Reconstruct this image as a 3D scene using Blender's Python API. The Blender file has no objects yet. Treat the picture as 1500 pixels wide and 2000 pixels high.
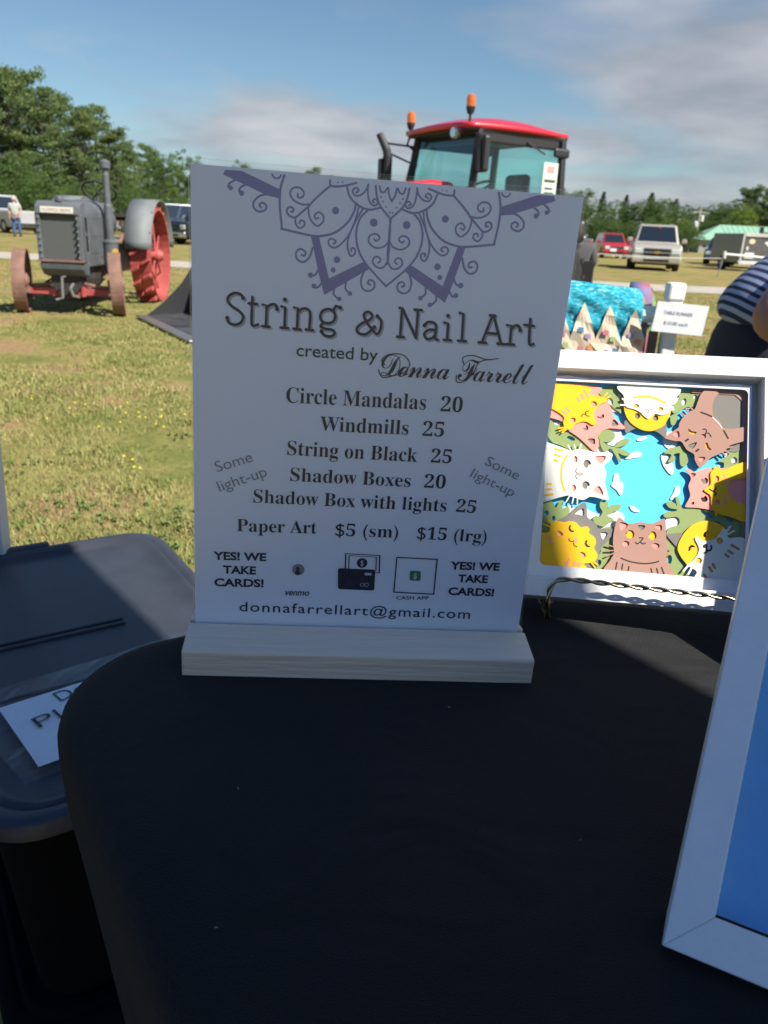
import bpy, bmesh, math, random
import numpy as np
from mathutils import Matrix, Vector, Quaternion
R=math.radians; PI=math.pi
random.seed(7); rng=np.random.default_rng(11)
sc=bpy.context.scene
COL=sc.collection
# ---------------------------------------------------------------- camera
P_,RO=R(20.1),R(2.8)
Fv=Vector((0,math.cos(P_),-math.sin(P_))); U0=Vector((0,math.sin(P_),math.cos(P_))); X0=Vector((1,0,0))
RT=math.cos(RO)*X0+math.sin(RO)*U0; UP=-math.sin(RO)*X0+math.cos(RO)*U0
cd=bpy.data.cameras.new('camera'); cam=bpy.data.objects.new('camera',cd); COL.objects.link(cam)
cam.matrix_world=Matrix(((RT.x,UP.x,-Fv.x,0),(RT.y,UP.y,-Fv.y,0),(RT.z,UP.z,-Fv.z,1.06),(0,0,0,1)))
cd.sensor_fit='HORIZONTAL'; cd.sensor_width=36; cd.lens=36; cd.clip_start=.02; cd.clip_end=3000
cd.dof.use_dof=True; cd.dof.focus_distance=.50; cd.dof.aperture_fstop=22
sc.camera=cam
# table frame: the folding table stands 1.65 degrees out of level on the field
TAU=R(1.65); TO=Vector((-.0122,.4494,.7934))
TM=Matrix(((math.cos(TAU),0,math.sin(TAU),TO.x),(0,1,0,TO.y),(-math.sin(TAU),0,math.cos(TAU),TO.z),(0,0,0,1)))
SUN=Vector((.70,-.58,1.0)); SUNW=(TM.to_3x3()@SUN).normalized()
# ---------------------------------------------------------------- light
w=bpy.data.worlds.new('World'); sc.world=w; w.use_nodes=True; nt=w.node_tree; nt.nodes.clear()
def N(nt,t,**k):
    n=nt.nodes.new(t)
    for a,b in k.items(): setattr(n,a,b)
    return n
sky=N(nt,'ShaderNodeTexSky',sky_type='NISHITA',sun_disc=False)
sky.sun_elevation=math.asin(SUNW.z); sky.sun_rotation=math.atan2(SUNW.x,SUNW.y)
sky.altitude=200; sky.air_density=1.0; sky.dust_density=.6; sky.ozone_density=1.6
tc=N(nt,'ShaderNodeTexCoord'); sx=N(nt,'ShaderNodeSeparateXYZ'); nt.links.new(tc.outputs['Generated'],sx.inputs[0])
def mth(op,a,b=None,c=None,clamp=False):
    n=N(nt,'ShaderNodeMath',operation=op); n.use_clamp=clamp
    for i,v in enumerate((a,b,c)):
        if v is None: continue
        if isinstance(v,(int,float)): n.inputs[i].default_value=v
        else: nt.links.new(v,n.inputs[i])
    return n.outputs[0]
zz=mth('MAXIMUM',sx.outputs[2],0.0)
den=mth('ADD',zz,.16)
cx=mth('DIVIDE',sx.outputs[0],den); cy=mth('DIVIDE',sx.outputs[1],den)
cb=N(nt,'ShaderNodeCombineXYZ'); nt.links.new(cx,cb.inputs[0]); nt.links.new(cy,cb.inputs[1]); cb.inputs[2].default_value=3.3
n1=N(nt,'ShaderNodeTexNoise'); n1.inputs['Scale'].default_value=.85; n1.inputs['Detail'].default_value=8; n1.inputs['Roughness'].default_value=.5; n1.inputs['Distortion'].default_value=.25
nt.links.new(cb.outputs[0],n1.inputs['Vector'])
# more cloud low in the sky and to the right of the view
low=mth('MULTIPLY',mth('SUBTRACT',.36,zz),1.15)
side=mth('MULTIPLY',sx.outputs[0],.30)
cov=mth('ADD',mth('ADD',n1.outputs[0],mth('MINIMUM',low,.32)),side)
fac=mth('MULTIPLY',mth('SUBTRACT',cov,.665),5.5,clamp=True)
fac=mth('MULTIPLY',fac,.86)
n2=N(nt,'ShaderNodeTexNoise'); n2.inputs['Scale'].default_value=1.6; n2.inputs['Detail'].default_value=5
nt.links.new(cb.outputs[0],n2.inputs['Vector'])
cr=N(nt,'ShaderNodeValToRGB'); nt.links.new(n2.outputs[0],cr.inputs[0])
cr.color_ramp.elements[0].position=.36; cr.color_ramp.elements[0].color=(3.2,3.4,3.9,1)
cr.color_ramp.elements[1].position=.66; cr.color_ramp.elements[1].color=(5.6,5.6,5.9,1)
hs=N(nt,'ShaderNodeMix',data_type='RGBA',blend_type='MULTIPLY'); hs.inputs[0].default_value=1
nt.links.new(sky.outputs[0],hs.inputs[6]); hs.inputs[7].default_value=(.80,.93,.96,1)
mx=N(nt,'ShaderNodeMix',data_type='RGBA'); nt.links.new(fac,mx.inputs[0]); nt.links.new(hs.outputs[2],mx.inputs[6]); nt.links.new(cr.outputs[0],mx.inputs[7])
bg=N(nt,'ShaderNodeBackground'); bg.inputs[1].default_value=.068; nt.links.new(mx.outputs[2],bg.inputs[0])
wo=N(nt,'ShaderNodeOutputWorld'); nt.links.new(bg.outputs[0],wo.inputs[0])
sl=bpy.data.lights.new('sun','SUN'); sl.energy=5.0; sl.angle=R(.53); sl.color=(1,.95,.86)
so=bpy.data.objects.new('sun',sl); COL.objects.link(so); so.rotation_euler=SUNW.to_track_quat('Z','Y').to_euler(); so.location=(20,-10,30)
vs=sc.view_settings; vs.view_transform='Standard'; vs.look='None'; vs.exposure=0.7; vs.gamma=1; vs.use_curve_mapping=False
sc.cycles.max_bounces=8; sc.cycles.transparent_max_bounces=12

# ---------------------------------------------------------------- materials
def lin(r,g,b):
    f=lambda c:(c/255/12.92) if c<=10 else ((c/255+.055)/1.055)**2.4
    return (f(r),f(g),f(b))
MATS={}
def mat(name,col,rough=.6,metal=0,var=.0,scale=8,bump=0,bscale=60,coat=0,spec=.5,stretch=None,col2=None,detail=4,sheen=0):
    if name in MATS: return MATS[name]
    m=bpy.data.materials.new(name); m.use_nodes=True; t=m.node_tree; b=t.nodes['Principled BSDF']
    b.inputs['Roughness'].default_value=rough; b.inputs['Metallic'].default_value=metal
    b.inputs['Specular IOR Level'].default_value=spec; b.inputs['Coat Weight'].default_value=coat; b.inputs['Coat Roughness'].default_value=.08
    b.inputs['Sheen Weight'].default_value=sheen
    c=(*col,1)
    tcn=N(t,'ShaderNodeTexCoord'); vec=tcn.outputs['Object']
    if stretch:
        mp=N(t,'ShaderNodeMapping'); mp.inputs['Scale'].default_value=stretch; t.links.new(vec,mp.inputs[0]); vec=mp.outputs[0]
    if var or col2:
        nz=N(t,'ShaderNodeTexNoise'); nz.inputs['Scale'].default_value=scale; nz.inputs['Detail'].default_value=detail; t.links.new(vec,nz.inputs['Vector'])
        r_=N(t,'ShaderNodeValToRGB'); t.links.new(nz.outputs[0],r_.inputs[0])
        r_.color_ramp.elements[0].position=.35; r_.color_ramp.elements[1].position=.68
        if col2: a_,b_=c,(*col2,1)
        else: a_=tuple(x*(1-var) for x in col)+(1,); b_=tuple(min(1,x*(1+var)) for x in col)+(1,)
        r_.color_ramp.elements[0].color=a_; r_.color_ramp.elements[1].color=b_
        t.links.new(r_.outputs[0],b.inputs['Base Color'])
    else: b.inputs['Base Color'].default_value=c
    if bump:
        nb=N(t,'ShaderNodeTexNoise'); nb.inputs['Scale'].default_value=bscale; nb.inputs['Detail'].default_value=3; t.links.new(vec,nb.inputs['Vector'])
        bp=N(t,'ShaderNodeBump'); bp.inputs['Strength'].default_value=bump; bp.inputs['Distance'].default_value=.01; t.links.new(nb.outputs[0],bp.inputs['Height']); t.links.new(bp.outputs[0],b.inputs['Normal'])
    MATS[name]=m; return m
def thin_fresnel(t,f0=.045):
    lw=N(t,'ShaderNodeLayerWeight'); lw.inputs[0].default_value=.5; p=N(t,'ShaderNodeMath',operation='POWER'); t.links.new(lw.outputs['Facing'],p.inputs[0]); p.inputs[1].default_value=5
    m=N(t,'ShaderNodeMath',operation='MULTIPLY_ADD'); t.links.new(p.outputs[0],m.inputs[0]); m.inputs[1].default_value=1-f0; m.inputs[2].default_value=f0; return m.outputs[0]
def glassmat(name,tint,rough=.03,mixf=.75,dark=None):
    if name in MATS: return MATS[name]
    m=bpy.data.materials.new(name); m.use_nodes=True; t=m.node_tree; t.nodes.clear()
    o=N(t,'ShaderNodeOutputMaterial'); tr=N(t,'ShaderNodeBsdfTransparent'); tr.inputs[0].default_value=(*tint,1)
    g=N(t,'ShaderNodeBsdfGlossy'); g.inputs['Roughness'].default_value=rough; g.inputs[0].default_value=(1,1,1,1)
    fr=thin_fresnel(t)
    mm=N(t,'ShaderNodeMixShader'); t.links.new(fr,mm.inputs[0]); t.links.new(tr.outputs[0],mm.inputs[1]); t.links.new(g.outputs[0],mm.inputs[2])
    t.links.new(mm.outputs[0],o.inputs[0]); MATS[name]=m; return m

# ---------------------------------------------------------------- mesh helpers
class MB:
    def __init__(s): s.v=[]; s.f=[]
    def add(s,vs,fs):
        n=len(s.v); s.v+= [tuple(v) for v in vs]; s.f+= [tuple(i+n for i in f) for f in fs]; return s
    def box(s,c,d,rz=0,M=None):
        x,y,z=d[0]/2,d[1]/2,d[2]/2
        vs=[Vector((a*x,b*y,e*z)) for e in(-1,1) for b in(-1,1) for a in(-1,1)]
        if rz: q=Matrix.Rotation(rz,3,'Z'); vs=[q@v for v in vs]
        if M: vs=[M@v for v in vs]
        vs=[v+Vector(c) for v in vs]
        return s.add(vs,[(0,2,3,1),(4,5,7,6),(0,1,5,4),(2,6,7,3),(0,4,6,2),(1,3,7,5)])
    def frustum(s,b0,b1,z0,z1):  # rects (x0,x1,y0,y1)
        vs=[(b0[0],b0[2],z0),(b0[1],b0[2],z0),(b0[0],b0[3],z0),(b0[1],b0[3],z0),(b1[0],b1[2],z1),(b1[1],b1[2],z1),(b1[0],b1[3],z1),(b1[1],b1[3],z1)]
        return s.add(vs,[(0,2,3,1),(4,5,7,6),(0,1,5,4),(2,6,7,3),(0,4,6,2),(1,3,7,5)])
    def quad(s,a,b,c,d): return s.add([a,b,c,d],[(0,1,2,3)])
    def prismx(s,prof,x0,x1,x0b=None):   # profile in (y,z) extruded along x
        n=len(prof); vs=[(x0,y,z) for y,z in prof]+[(x1,y,z) for y,z in prof]
        fs=[tuple(range(n)),tuple(range(2*n-1,n-1,-1))]+[(i,i+n,(i+1)%n+n,(i+1)%n) for i in range(n)]
        return s.add(vs,fs)
    def tube(s,pts,r,n=8,cap=True,r2=None):
        pts=[Vector(p) for p in pts]; m=len(pts); vs=[]
        prev=None
        for i,p in enumerate(pts):
            d=(pts[min(i+1,m-1)]-pts[max(i-1,0)]).normalized()
            if prev is None: u=d.orthogonal().normalized()
            else: u=(prev-d*prev.dot(d)).normalized()
            prev=u; v=d.cross(u)
            rr=r[i] if isinstance(r,(list,tuple)) else (r if r2 is None else r+(r2-r)*i/(m-1))
            for k in range(n):
                a=2*PI*k/n; vs.append(p+(u*math.cos(a)+v*math.sin(a))*rr)
        fs=[(i*n+k,i*n+(k+1)%n,(i+1)*n+(k+1)%n,(i+1)*n+k) for i in range(m-1) for k in range(n)]
        if cap: fs+= [tuple(range(n-1,-1,-1)),tuple((m-1)*n+k for k in range(n))]
        return s.add(vs,fs)
    def lathe(s,prof,c=(0,0,0),axis='Z',n=24,a0=0,a1=2*PI):   # profile (r,h)
        vs=[];full=abs(a1-a0-2*PI)<1e-6; m=len(prof); steps=n if full else n+1
        for k in range(steps):
            a=a0+(a1-a0)*k/n
            for r,h in prof:
                x,y,z=r*math.cos(a),r*math.sin(a),h
                if axis=='X': x,y,z=h,x,y
                if axis=='Y': x,y,z=x,h,y
                vs.append((x+c[0],y+c[1],z+c[2]))
        fs=[]
        for k in range(n):
            k2=(k+1)%steps
            for j in range(m-1): fs.append((k*m+j,k2*m+j,k2*m+j+1,k*m+j+1))
        return s.add(vs,fs)
    def ball(s,c,r,n=10,sq=(1,1,1)):
        prof=[(max(1e-4,math.sin(PI*i/n)),-math.cos(PI*i/n)) for i in range(n+1)]
        k=len(s.v); s.lathe(prof,n=n+4)
        for i in range(k,len(s.v)): x,y,z=s.v[i]; s.v[i]=(c[0]+x*r*sq[0],c[1]+y*r*sq[1],c[2]+z*r*sq[2])
        return s
    def ribbon(s,pts,wd,z,nrm=None):   # flat stroke in the xy plane with round ends
        pts=[Vector((p[0],p[1],0)) for p in pts]; m=len(pts); L=[];Rr=[]
        for i,p in enumerate(pts):
            d=(pts[min(i+1,m-1)]-pts[max(i-1,0)]); d=d.normalized() if d.length>0 else Vector((1,0,0))
            q=Vector((-d.y,d.x,0))*wd/2; L.append(p+q); Rr.append(p-q)
        d0=(pts[1]-pts[0]).normalized(); d1=(pts[-1]-pts[-2]).normalized(); e=[];f=[]
        for k in range(1,6):
            a=PI*k/6; q=Vector((-d1.y,d1.x,0)); e.append(pts[-1]+(q*math.cos(a)+d1*math.sin(a))*wd/2)
            q=Vector((d0.y,-d0.x,0)); f.append(pts[0]+(q*math.cos(a)-d0*math.sin(a))*wd/2)
        vs=L+Rr; fs=[(i,i+m,i+m+1,i+1) for i in range(m-1)]
        n0=len(vs); vs+=e; fs.append((m-1,2*m-1)+tuple(range(n0+4,n0-1,-1)))
        n1=len(vs); vs+=f; fs.append((m,0)+tuple(range(n1+4,n1-1,-1)))
        return s.add([(v.x,v.y,z) for v in vs],fs)
    def disc(s,c,r,z,n=16): return s.add([(c[0]+r*math.cos(2*PI*k/n),c[1]+r*math.sin(2*PI*k/n),z) for k in range(n)],[tuple(range(n))])
def obj(name,mb,m,parent=None,loc=None,bevel=0,smooth=False,seg=2,label=None):
    me=mb if isinstance(mb,bpy.types.Mesh) else bpy.data.meshes.new(name)
    if not isinstance(mb,bpy.types.Mesh): me.from_pydata(mb.v,[],mb.f); me.update()
    if m is not None and not me.materials: me.materials.append(m)
    if smooth:
        for p in me.polygons: p.use_smooth=True
    o=bpy.data.objects.new(name,me); COL.objects.link(o)
    if parent: o.parent=parent
    if loc: o.location=loc
    if bevel:
        b=o.modifiers.new('bevel','BEVEL'); b.width=bevel; b.segments=seg; b.limit_method='ANGLE'; b.angle_limit=R(35); b.harden_normals=False
    if label: o['label']=label
    return o
def thing(name,label,cat,loc=(0,0,0),rz=0,group=None,M=None):
    o=bpy.data.objects.new(name,None); COL.objects.link(o); o.empty_display_size=.1
    if M is not None: o.matrix_world=M
    else: o.location=loc; o.rotation_euler=(0,0,rz)
    o['label']=label; o['category']=cat
    if group: o['group']=group
    return o
def tag(o,label,cat,group=None,kind=None):
    if label: o['label']=label
    if cat: o['category']=cat
    if group: o['group']=group
    if kind: o['kind']=kind
    return o
def struct(o): o['kind']='structure'; return o
def TP(loc,rz=0,rx=0): return TM@Matrix.Translation(loc)@Matrix.Rotation(rz,4,'Z')@Matrix.Rotation(rx,4,'X')
def frame4(o,x,y,z): return Matrix(((x[0],y[0],z[0],o[0]),(x[1],y[1],z[1],o[1]),(x[2],y[2],z[2],o[2]),(0,0,0,1)))
def crom(pts,closed=False,k=5):
    n=len(pts); out=[]
    rg=range(n) if closed else range(n-1)
    for i in rg:
        g=lambda j: pts[j%n] if closed else pts[max(0,min(n-1,j))]
        p0,p1,p2,p3=g(i-1),g(i),g(i+1),g(i+2)
        for s in range(k):
            t=s/k
            out.append(tuple(.5*((2*p1[c])+(-p0[c]+p2[c])*t+(2*p0[c]-5*p1[c]+4*p2[c]-p3[c])*t*t+(-p0[c]+3*p1[c]-3*p2[c]+p3[c])*t**3) for c in range(2)))
    if not closed: out.append(tuple(pts[-1]))
    return out
def pairs(l,s=1.): return [(l[i]*s,l[i+1]*s) for i in range(0,len(l),2)]
def sheet2d(name,loops,z0,z1,m,parent):  # filled outline with holes, z0..z1
    c=bpy.data.curves.new(name,'CURVE'); c.dimensions='2D'; c.fill_mode='BOTH'; c.extrude=(z1-z0)/2
    for lp in loops:
        s=c.splines.new('POLY'); s.points.add(len(lp)-1); s.use_cyclic_u=True
        for i,p in enumerate(lp): s.points[i].co=(p[0],p[1],0,1)
    o=bpy.data.objects.new(name,c); me=bpy.data.meshes.new_from_object(o); bpy.data.objects.remove(o); bpy.data.curves.remove(c)
    me.name=name; me.materials.clear(); me.materials.append(m)
    me.transform(Matrix.Translation((0,0,(z0+z1)/2)))
    o=bpy.data.objects.new(name,me); COL.objects.link(o); o.parent=parent; return o
def mathalpha(s,up,lo,dig=0x1D7CE):
    o=''
    for ch in s:
        if 'A'<=ch<='Z': o+=chr(up+ord(ch)-65)
        elif 'a'<=ch<='z': o+=chr(lo+ord(ch)-97)
        elif '0'<=ch<='9': o+=chr(dig+ord(ch)-48)
        else: o+=ch
    return o
def textmesh(s,style='sans',offset=0,shear=0,spacing=1):
    if style=='serif': s=mathalpha(s,0x1D400,0x1D41A)
    if style=='script': s=mathalpha(s,0x1D4D0,0x1D4EA)
    c=bpy.data.curves.new('t','FONT'); c.body=s; c.offset=offset; c.shear=shear; c.space_character=spacing; c.resolution_u=4
    o=bpy.data.objects.new('t',c); COL.objects.link(o); bpy.context.view_layer.update()
    me=bpy.data.meshes.new_from_object(o.evaluated_get(bpy.context.evaluated_depsgraph_get())); bpy.data.objects.remove(o); bpy.data.curves.remove(c)
    me.materials.clear(); return me
def fit_text(me,x0,x1,y,cap,z,refcap=.72,refx=None):
    co=np.zeros(len(me.vertices)*3,np.float32); me.vertices.foreach_get('co',co); co=co.reshape(-1,3)
    mn,mx_=co[:,0].min(),co[:,0].max(); co[:,0]=x0+(co[:,0]-mn)*(x1-x0)/(mx_-mn); co[:,1]=y+co[:,1]*cap/refcap; co[:,2]=z
    me.vertices.foreach_set('co',co.ravel()); me.update(); return me
# ================================================================ GROUND
def ground_mat():
    m=bpy.data.materials.new('dry grass field'); m.use_nodes=True; t=m.node_tree; b=t.nodes['Principled BSDF']; b.inputs['Roughness'].default_value=.95; b.inputs['Specular IOR Level'].default_value=.15
    g=N(t,'ShaderNodeNewGeometry')
    def noise(s,d=5,r=.55):
        n=N(t,'ShaderNodeTexNoise'); n.inputs['Scale'].default_value=s; n.inputs['Detail'].default_value=d; n.inputs['Roughness'].default_value=r; t.links.new(g.outputs['Position'],n.inputs['Vector']); return n.outputs[0]
    def ramp(i,els):
        r=N(t,'ShaderNodeValToRGB'); t.links.new(i,r.inputs[0]); e=r.color_ramp.elements
        while len(e)<len(els): e.new(.5)
        for k,(p,c) in enumerate(els): e[k].position=p; e[k].color=(*c,1)
        return r.outputs[0]
    base=ramp(noise(1.3,8,.62),[(.26,(.11,.135,.035)),(.42,(.20,.195,.065)),(.53,(.29,.24,.10)),(.60,(.33,.21,.125))])
    fine=ramp(noise(22,6,.7),[(.3,(.45,.45,.45)),(.5,(.95,.95,.95)),(.7,(1.3,1.25,1.1))])
    big=ramp(noise(.16,3),[(.35,(.86,.98,.82)),(.65,(1.12,1.02,.95))])
    m1=N(t,'ShaderNodeMix',data_type='RGBA',blend_type='MULTIPLY'); m1.inputs[0].default_value=.85; t.links.new(base,m1.inputs[6]); t.links.new(fine,m1.inputs[7])
    m2=N(t,'ShaderNodeMix',data_type='RGBA',blend_type='MULTIPLY'); m2.inputs[0].default_value=1; t.links.new(m1.outputs[2],m2.inputs[6]); t.links.new(big,m2.inputs[7])
    t.links.new(m2.outputs[2],b.inputs['Base Color'])
    bp=N(t,'ShaderNodeBump'); bp.inputs['Strength'].default_value=.7; bp.inputs['Distance'].default_value=.03; t.links.new(noise(30,5,.7),bp.inputs['Height']); t.links.new(bp.outputs[0],b.inputs['Normal'])
    return m
gmat=ground_mat()
vs=[];fs=[];nx,ny=60,60
xs=[-900*(1-2*i/nx)**3 if True else 0 for i in range(nx+1)]; ys=[-200+1700*(j/ny)**2.2 for j in range(ny+1)]
for y in ys:
    for x in xs: vs.append((x,y,0))
for j in range(ny):
    for i in range(nx): a=j*(nx+1)+i; fs.append((a,a+1,a+nx+2,a+nx+1))
g=MB(); g.add(vs,fs); go=obj('ground',g,gmat); struct(go)
# gravel lane across the field
rm=mat('pale gravel',(.40,.36,.31),.95,var=.18,scale=3,bump=.5,bscale=40)
r=MB(); pts0=[];pts1=[]
for i in range(90):
    x=-60+i*1.6
    pts0.append((x,19.5+.012*x+.22*math.sin(x*.6)+.15*random.uniform(-1,1),.004)); pts1.append((x,22.6+.015*x+.3*math.sin(x*.45+1)+.18*random.uniform(-1,1),.004))
r.add(pts0+pts1,[(i,i+1,i+91,i+90) for i in range(89)]); struct(obj('gravel_path',r,rm))

# ---------------- grass blades (one mass)
def grass(name,zones,m,lab):
    V=[];F=[];n0=0
    for (poly,count,h0,h1,wd,clump) in zones:
        (xa,ya),(xb,yb),(xc,yc),(xd,yd)=poly
        u=rng.random(count); v=rng.random(count)
        if clump:
            k=max(1,count//clump); cu=rng.random(k); cv_=rng.random(k); idx=rng.integers(0,k,count)
            u=np.clip(cu[idx]+rng.normal(0,.03,count),0,1); v=np.clip(cv_[idx]+rng.normal(0,.02,count),0,1)
        X=(1-v)*((1-u)*xa+u*xb)+v*((1-u)*xd+u*xc); Y=(1-v)*((1-u)*ya+u*yb)+v*((1-u)*yd+u*yc)
        dn=np.sin(X*2.3+1.1*np.sin(Y*1.7))+np.sin(Y*3.1+X*1.3+2)+.7*np.sin(X*7+Y*5)+.6*np.sin(Y*11-X*6); kp=dn+rng.normal(0,.7,count)>-.35; X=X[kp];Y=Y[kp];count=len(X)
        h=rng.uniform(h0,h1,count); a=rng.uniform(0,2*PI,count); ln=rng.uniform(.2,1.3,count)*h; la=rng.uniform(0,2*PI,count)
        dx,dy=np.cos(a)*wd/2,np.sin(a)*wd/2
        p0=np.stack([X-dx,Y-dy,np.zeros(count)-.004],1);p1=np.stack([X+dx,Y+dy,np.zeros(count)-.004],1)
        mx1=np.stack([X+dx*.7+.4*ln*np.cos(la),Y+dy*.7+.4*ln*np.sin(la),h*.65],1); mx0=np.stack([X-dx*.7+.4*ln*np.cos(la),Y-dy*.7+.4*ln*np.sin(la),h*.65],1)
        tp=np.stack([X+ln*np.cos(la),Y+ln*np.sin(la),h],1)
        V.append(np.stack([p0,p1,mx1,mx0,tp],1).reshape(-1,3)); b=(np.arange(count)*5+n0)[:,None]
        F.append((b,count)); n0+=count*5
    V=np.concatenate(V); me=bpy.data.meshes.new(name); tot=sum(c for _,c in F)
    B=np.concatenate([b for b,_ in F])
    loops=np.concatenate([B+np.array([[0,1,2,3]]),B+np.array([[3,2,4]])],1).astype(np.int32)  # per blade 7 loops
    me.vertices.add(len(V)); me.vertices.foreach_set('co',V.astype(np.float32).ravel())
    me.loops.add(tot*7); me.loops.foreach_set('vertex_index',loops.ravel())
    me.polygons.add(tot*2); ls=(np.arange(tot)[:,None]*7+np.array([[0,4]])).ravel().astype(np.int32); lt=np.tile([4,3],tot).astype(np.int32)
    me.polygons.foreach_set('loop_start',ls); me.polygons.foreach_set('loop_total',lt); me.update(); me.validate()
    o=obj(name,me,m); tag(o,lab,'grass',kind='stuff'); return o
def blade_mat(name,c0,c1,c2):
    m=bpy.data.materials.new(name); m.use_nodes=True; t=m.node_tree; b=t.nodes['Principled BSDF']; b.inputs['Roughness'].default_value=.7; b.inputs['Specular IOR Level'].default_value=.25
    g=N(t,'ShaderNodeNewGeometry'); n=N(t,'ShaderNodeTexNoise'); n.inputs['Scale'].default_value=2.2; n.inputs['Detail'].default_value=6; n.inputs['Roughness'].default_value=.7; t.links.new(g.outputs['Position'],n.inputs['Vector'])
    mx=N(t,'ShaderNodeMath',operation='MULTIPLY_ADD'); t.links.new(g.outputs['Random Per Island'],mx.inputs[0]); mx.inputs[1].default_value=.35; t.links.new(n.outputs[0],mx.inputs[2])
    r=N(t,'ShaderNodeValToRGB'); t.links.new(mx.outputs[0],r.inputs[0]); e=r.color_ramp.elements; e.new(.6)
    for k,(p,c) in enumerate([(.42,c0),(.66,c1),(.92,c2)]): e[k].position=p; e[k].color=(*c,1)
    t.links.new(r.outputs[0],b.inputs['Base Color']); return m
bm1=blade_mat('grass blades',(.12,.175,.042),(.255,.255,.082),(.40,.325,.155))
grass('grass',[(((-2.6,2.2),(.2,1.9),(.2,4.2),(-4.2,4.6)),60000,.006,.024,.0040,0),(((-2.6,2.2),(.2,1.9),(.2,4.2),(-4.2,4.6)),16000,.012,.045,.0045,50),
  (((-4.2,4.4),(.2,4.0),(.5,8.5),(-8,9)),60000,.008,.026,.007,0),(((-4.2,4.4),(.2,4.0),(.5,8.5),(-8,9)),15000,.012,.045,.008,60),
  (((-8,9),(1,8.5),(1,19),(-14,19)),40000,.008,.028,.014,0),
  (((1.0,3.4),(3.6,3.4),(9,19),(3,19)),40000,.008,.028,.010,0)],bm1,'short patchy summer grass, half dried, covering the show field')
# broad-leaved weeds
wm=blade_mat('weed leaves',(.09,.15,.035),(.15,.20,.055),(.22,.25,.09))
wd=MB()
for cx_,cy_,n_ in [(-1.25,2.75,26),(-.75,2.45,24),(-1.7,3.3,22),(-.55,2.75,14),(-1.0,3.9,16),(-.2,2.7,14),(-2.2,3.9,18),(-.5,3.5,12),(.0,3.2,14),(-1.4,2.5,20),(-.95,2.7,18),(-.9,4.4,10),(-3,4.8,14),(-.7,5.2,12)]:
    for i in range(n_):
        x=cx_+random.gauss(0,.13); y=cy_+random.gauss(0,.12)
        for k in range(random.randint(4,6)):
            a=random.uniform(0,2*PI); l=random.uniform(.010,.026); ww=l*.36; c,s=math.cos(a),math.sin(a); z=random.uniform(.008,.03)
            wd.add([(x,y,.002),(x+c*l*.5-s*ww,y+s*l*.5+c*ww,z),(x+c*l,y+s*l,z*.8),(x+c*l*.5+s*ww,y+s*l*.5-c*ww,z)],[(0,3,2,1)])
tag(obj('weed_patch',wd,wm),'low broad-leaved weeds spread through the grass behind the tote','weeds',kind='stuff')
fm=mat('yellow petals',(.75,.62,.03),.6); fl=MB()
for i in range(60):
    x,y=random.choice([(-.25,4.1),(-.35,3.5),(-1.3,4.1),(-1.9,4.3),(-.1,4.4),(-.9,3.2)]); x+=random.gauss(0,.18); y+=random.gauss(0,.15)
    fl.ball((x,y,random.uniform(.03,.05)),.007,5,(1,1,.5))
tag(obj('yellow_flowers',fl,fm),'tiny yellow wild flowers dotted in the grass','flowers',kind='stuff')

# ================================================================ TREES
def leafmat(name,c0,c1,c2):
    m=bpy.data.materials.new(name); m.use_nodes=True; t=m.node_tree; b=t.nodes['Principled BSDF']; b.inputs['Roughness'].default_value=.75; b.inputs['Specular IOR Level'].default_value=.2
    g=N(t,'ShaderNodeNewGeometry'); n=N(t,'ShaderNodeTexNoise'); n.inputs['Scale'].default_value=.55; n.inputs['Detail'].default_value=4; t.links.new(g.outputs['Position'],n.inputs['Vector'])
    mx=N(t,'ShaderNodeMath',operation='MULTIPLY_ADD'); t.links.new(g.outputs['Random Per Island'],mx.inputs[0]); mx.inputs[1].default_value=.3; t.links.new(n.outputs[0],mx.inputs[2])
    r=N(t,'ShaderNodeValToRGB'); t.links.new(mx.outputs[0],r.inputs[0]); e=r.color_ramp.elements; e.new(.6)
    for k,(p,c) in enumerate([(.4,c0),(.65,c1),(.9,c2)]): e[k].position=p; e[k].color=(*c,1)
    t.links.new(r.outputs[0],b.inputs['Base Color'])
    tl=N(t,'ShaderNodeBsdfTranslucent'); t.links.new(r.outputs[0],tl.inputs[0]); ms=N(t,'ShaderNodeMixShader'); ms.inputs[0].default_value=.25
    t.links.new(b.outputs[0],ms.inputs[1]); t.links.new(tl.outputs[0],ms.inputs[2]); t.links.new(ms.outputs[0],t.nodes['Material Output'].inputs[0]); return m
LM={'P':leafmat('pine needles',(.07,.115,.045),(.12,.175,.06),(.18,.235,.08)),'D':leafmat('broad leaves',(.045,.09,.028),(.09,.15,.042),(.14,.21,.055)),
    'Y':leafmat('yellow green leaves',(.10,.16,.02),(.17,.24,.03),(.26,.31,.05)),'C':leafmat('spruce needles',(.02,.05,.022),(.04,.085,.035),(.07,.12,.05))}
bark=mat('bark',(.13,.105,.085),.95,var=.35,scale=3,stretch=(1,1,.2),bump=.5,bscale=12)
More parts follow.
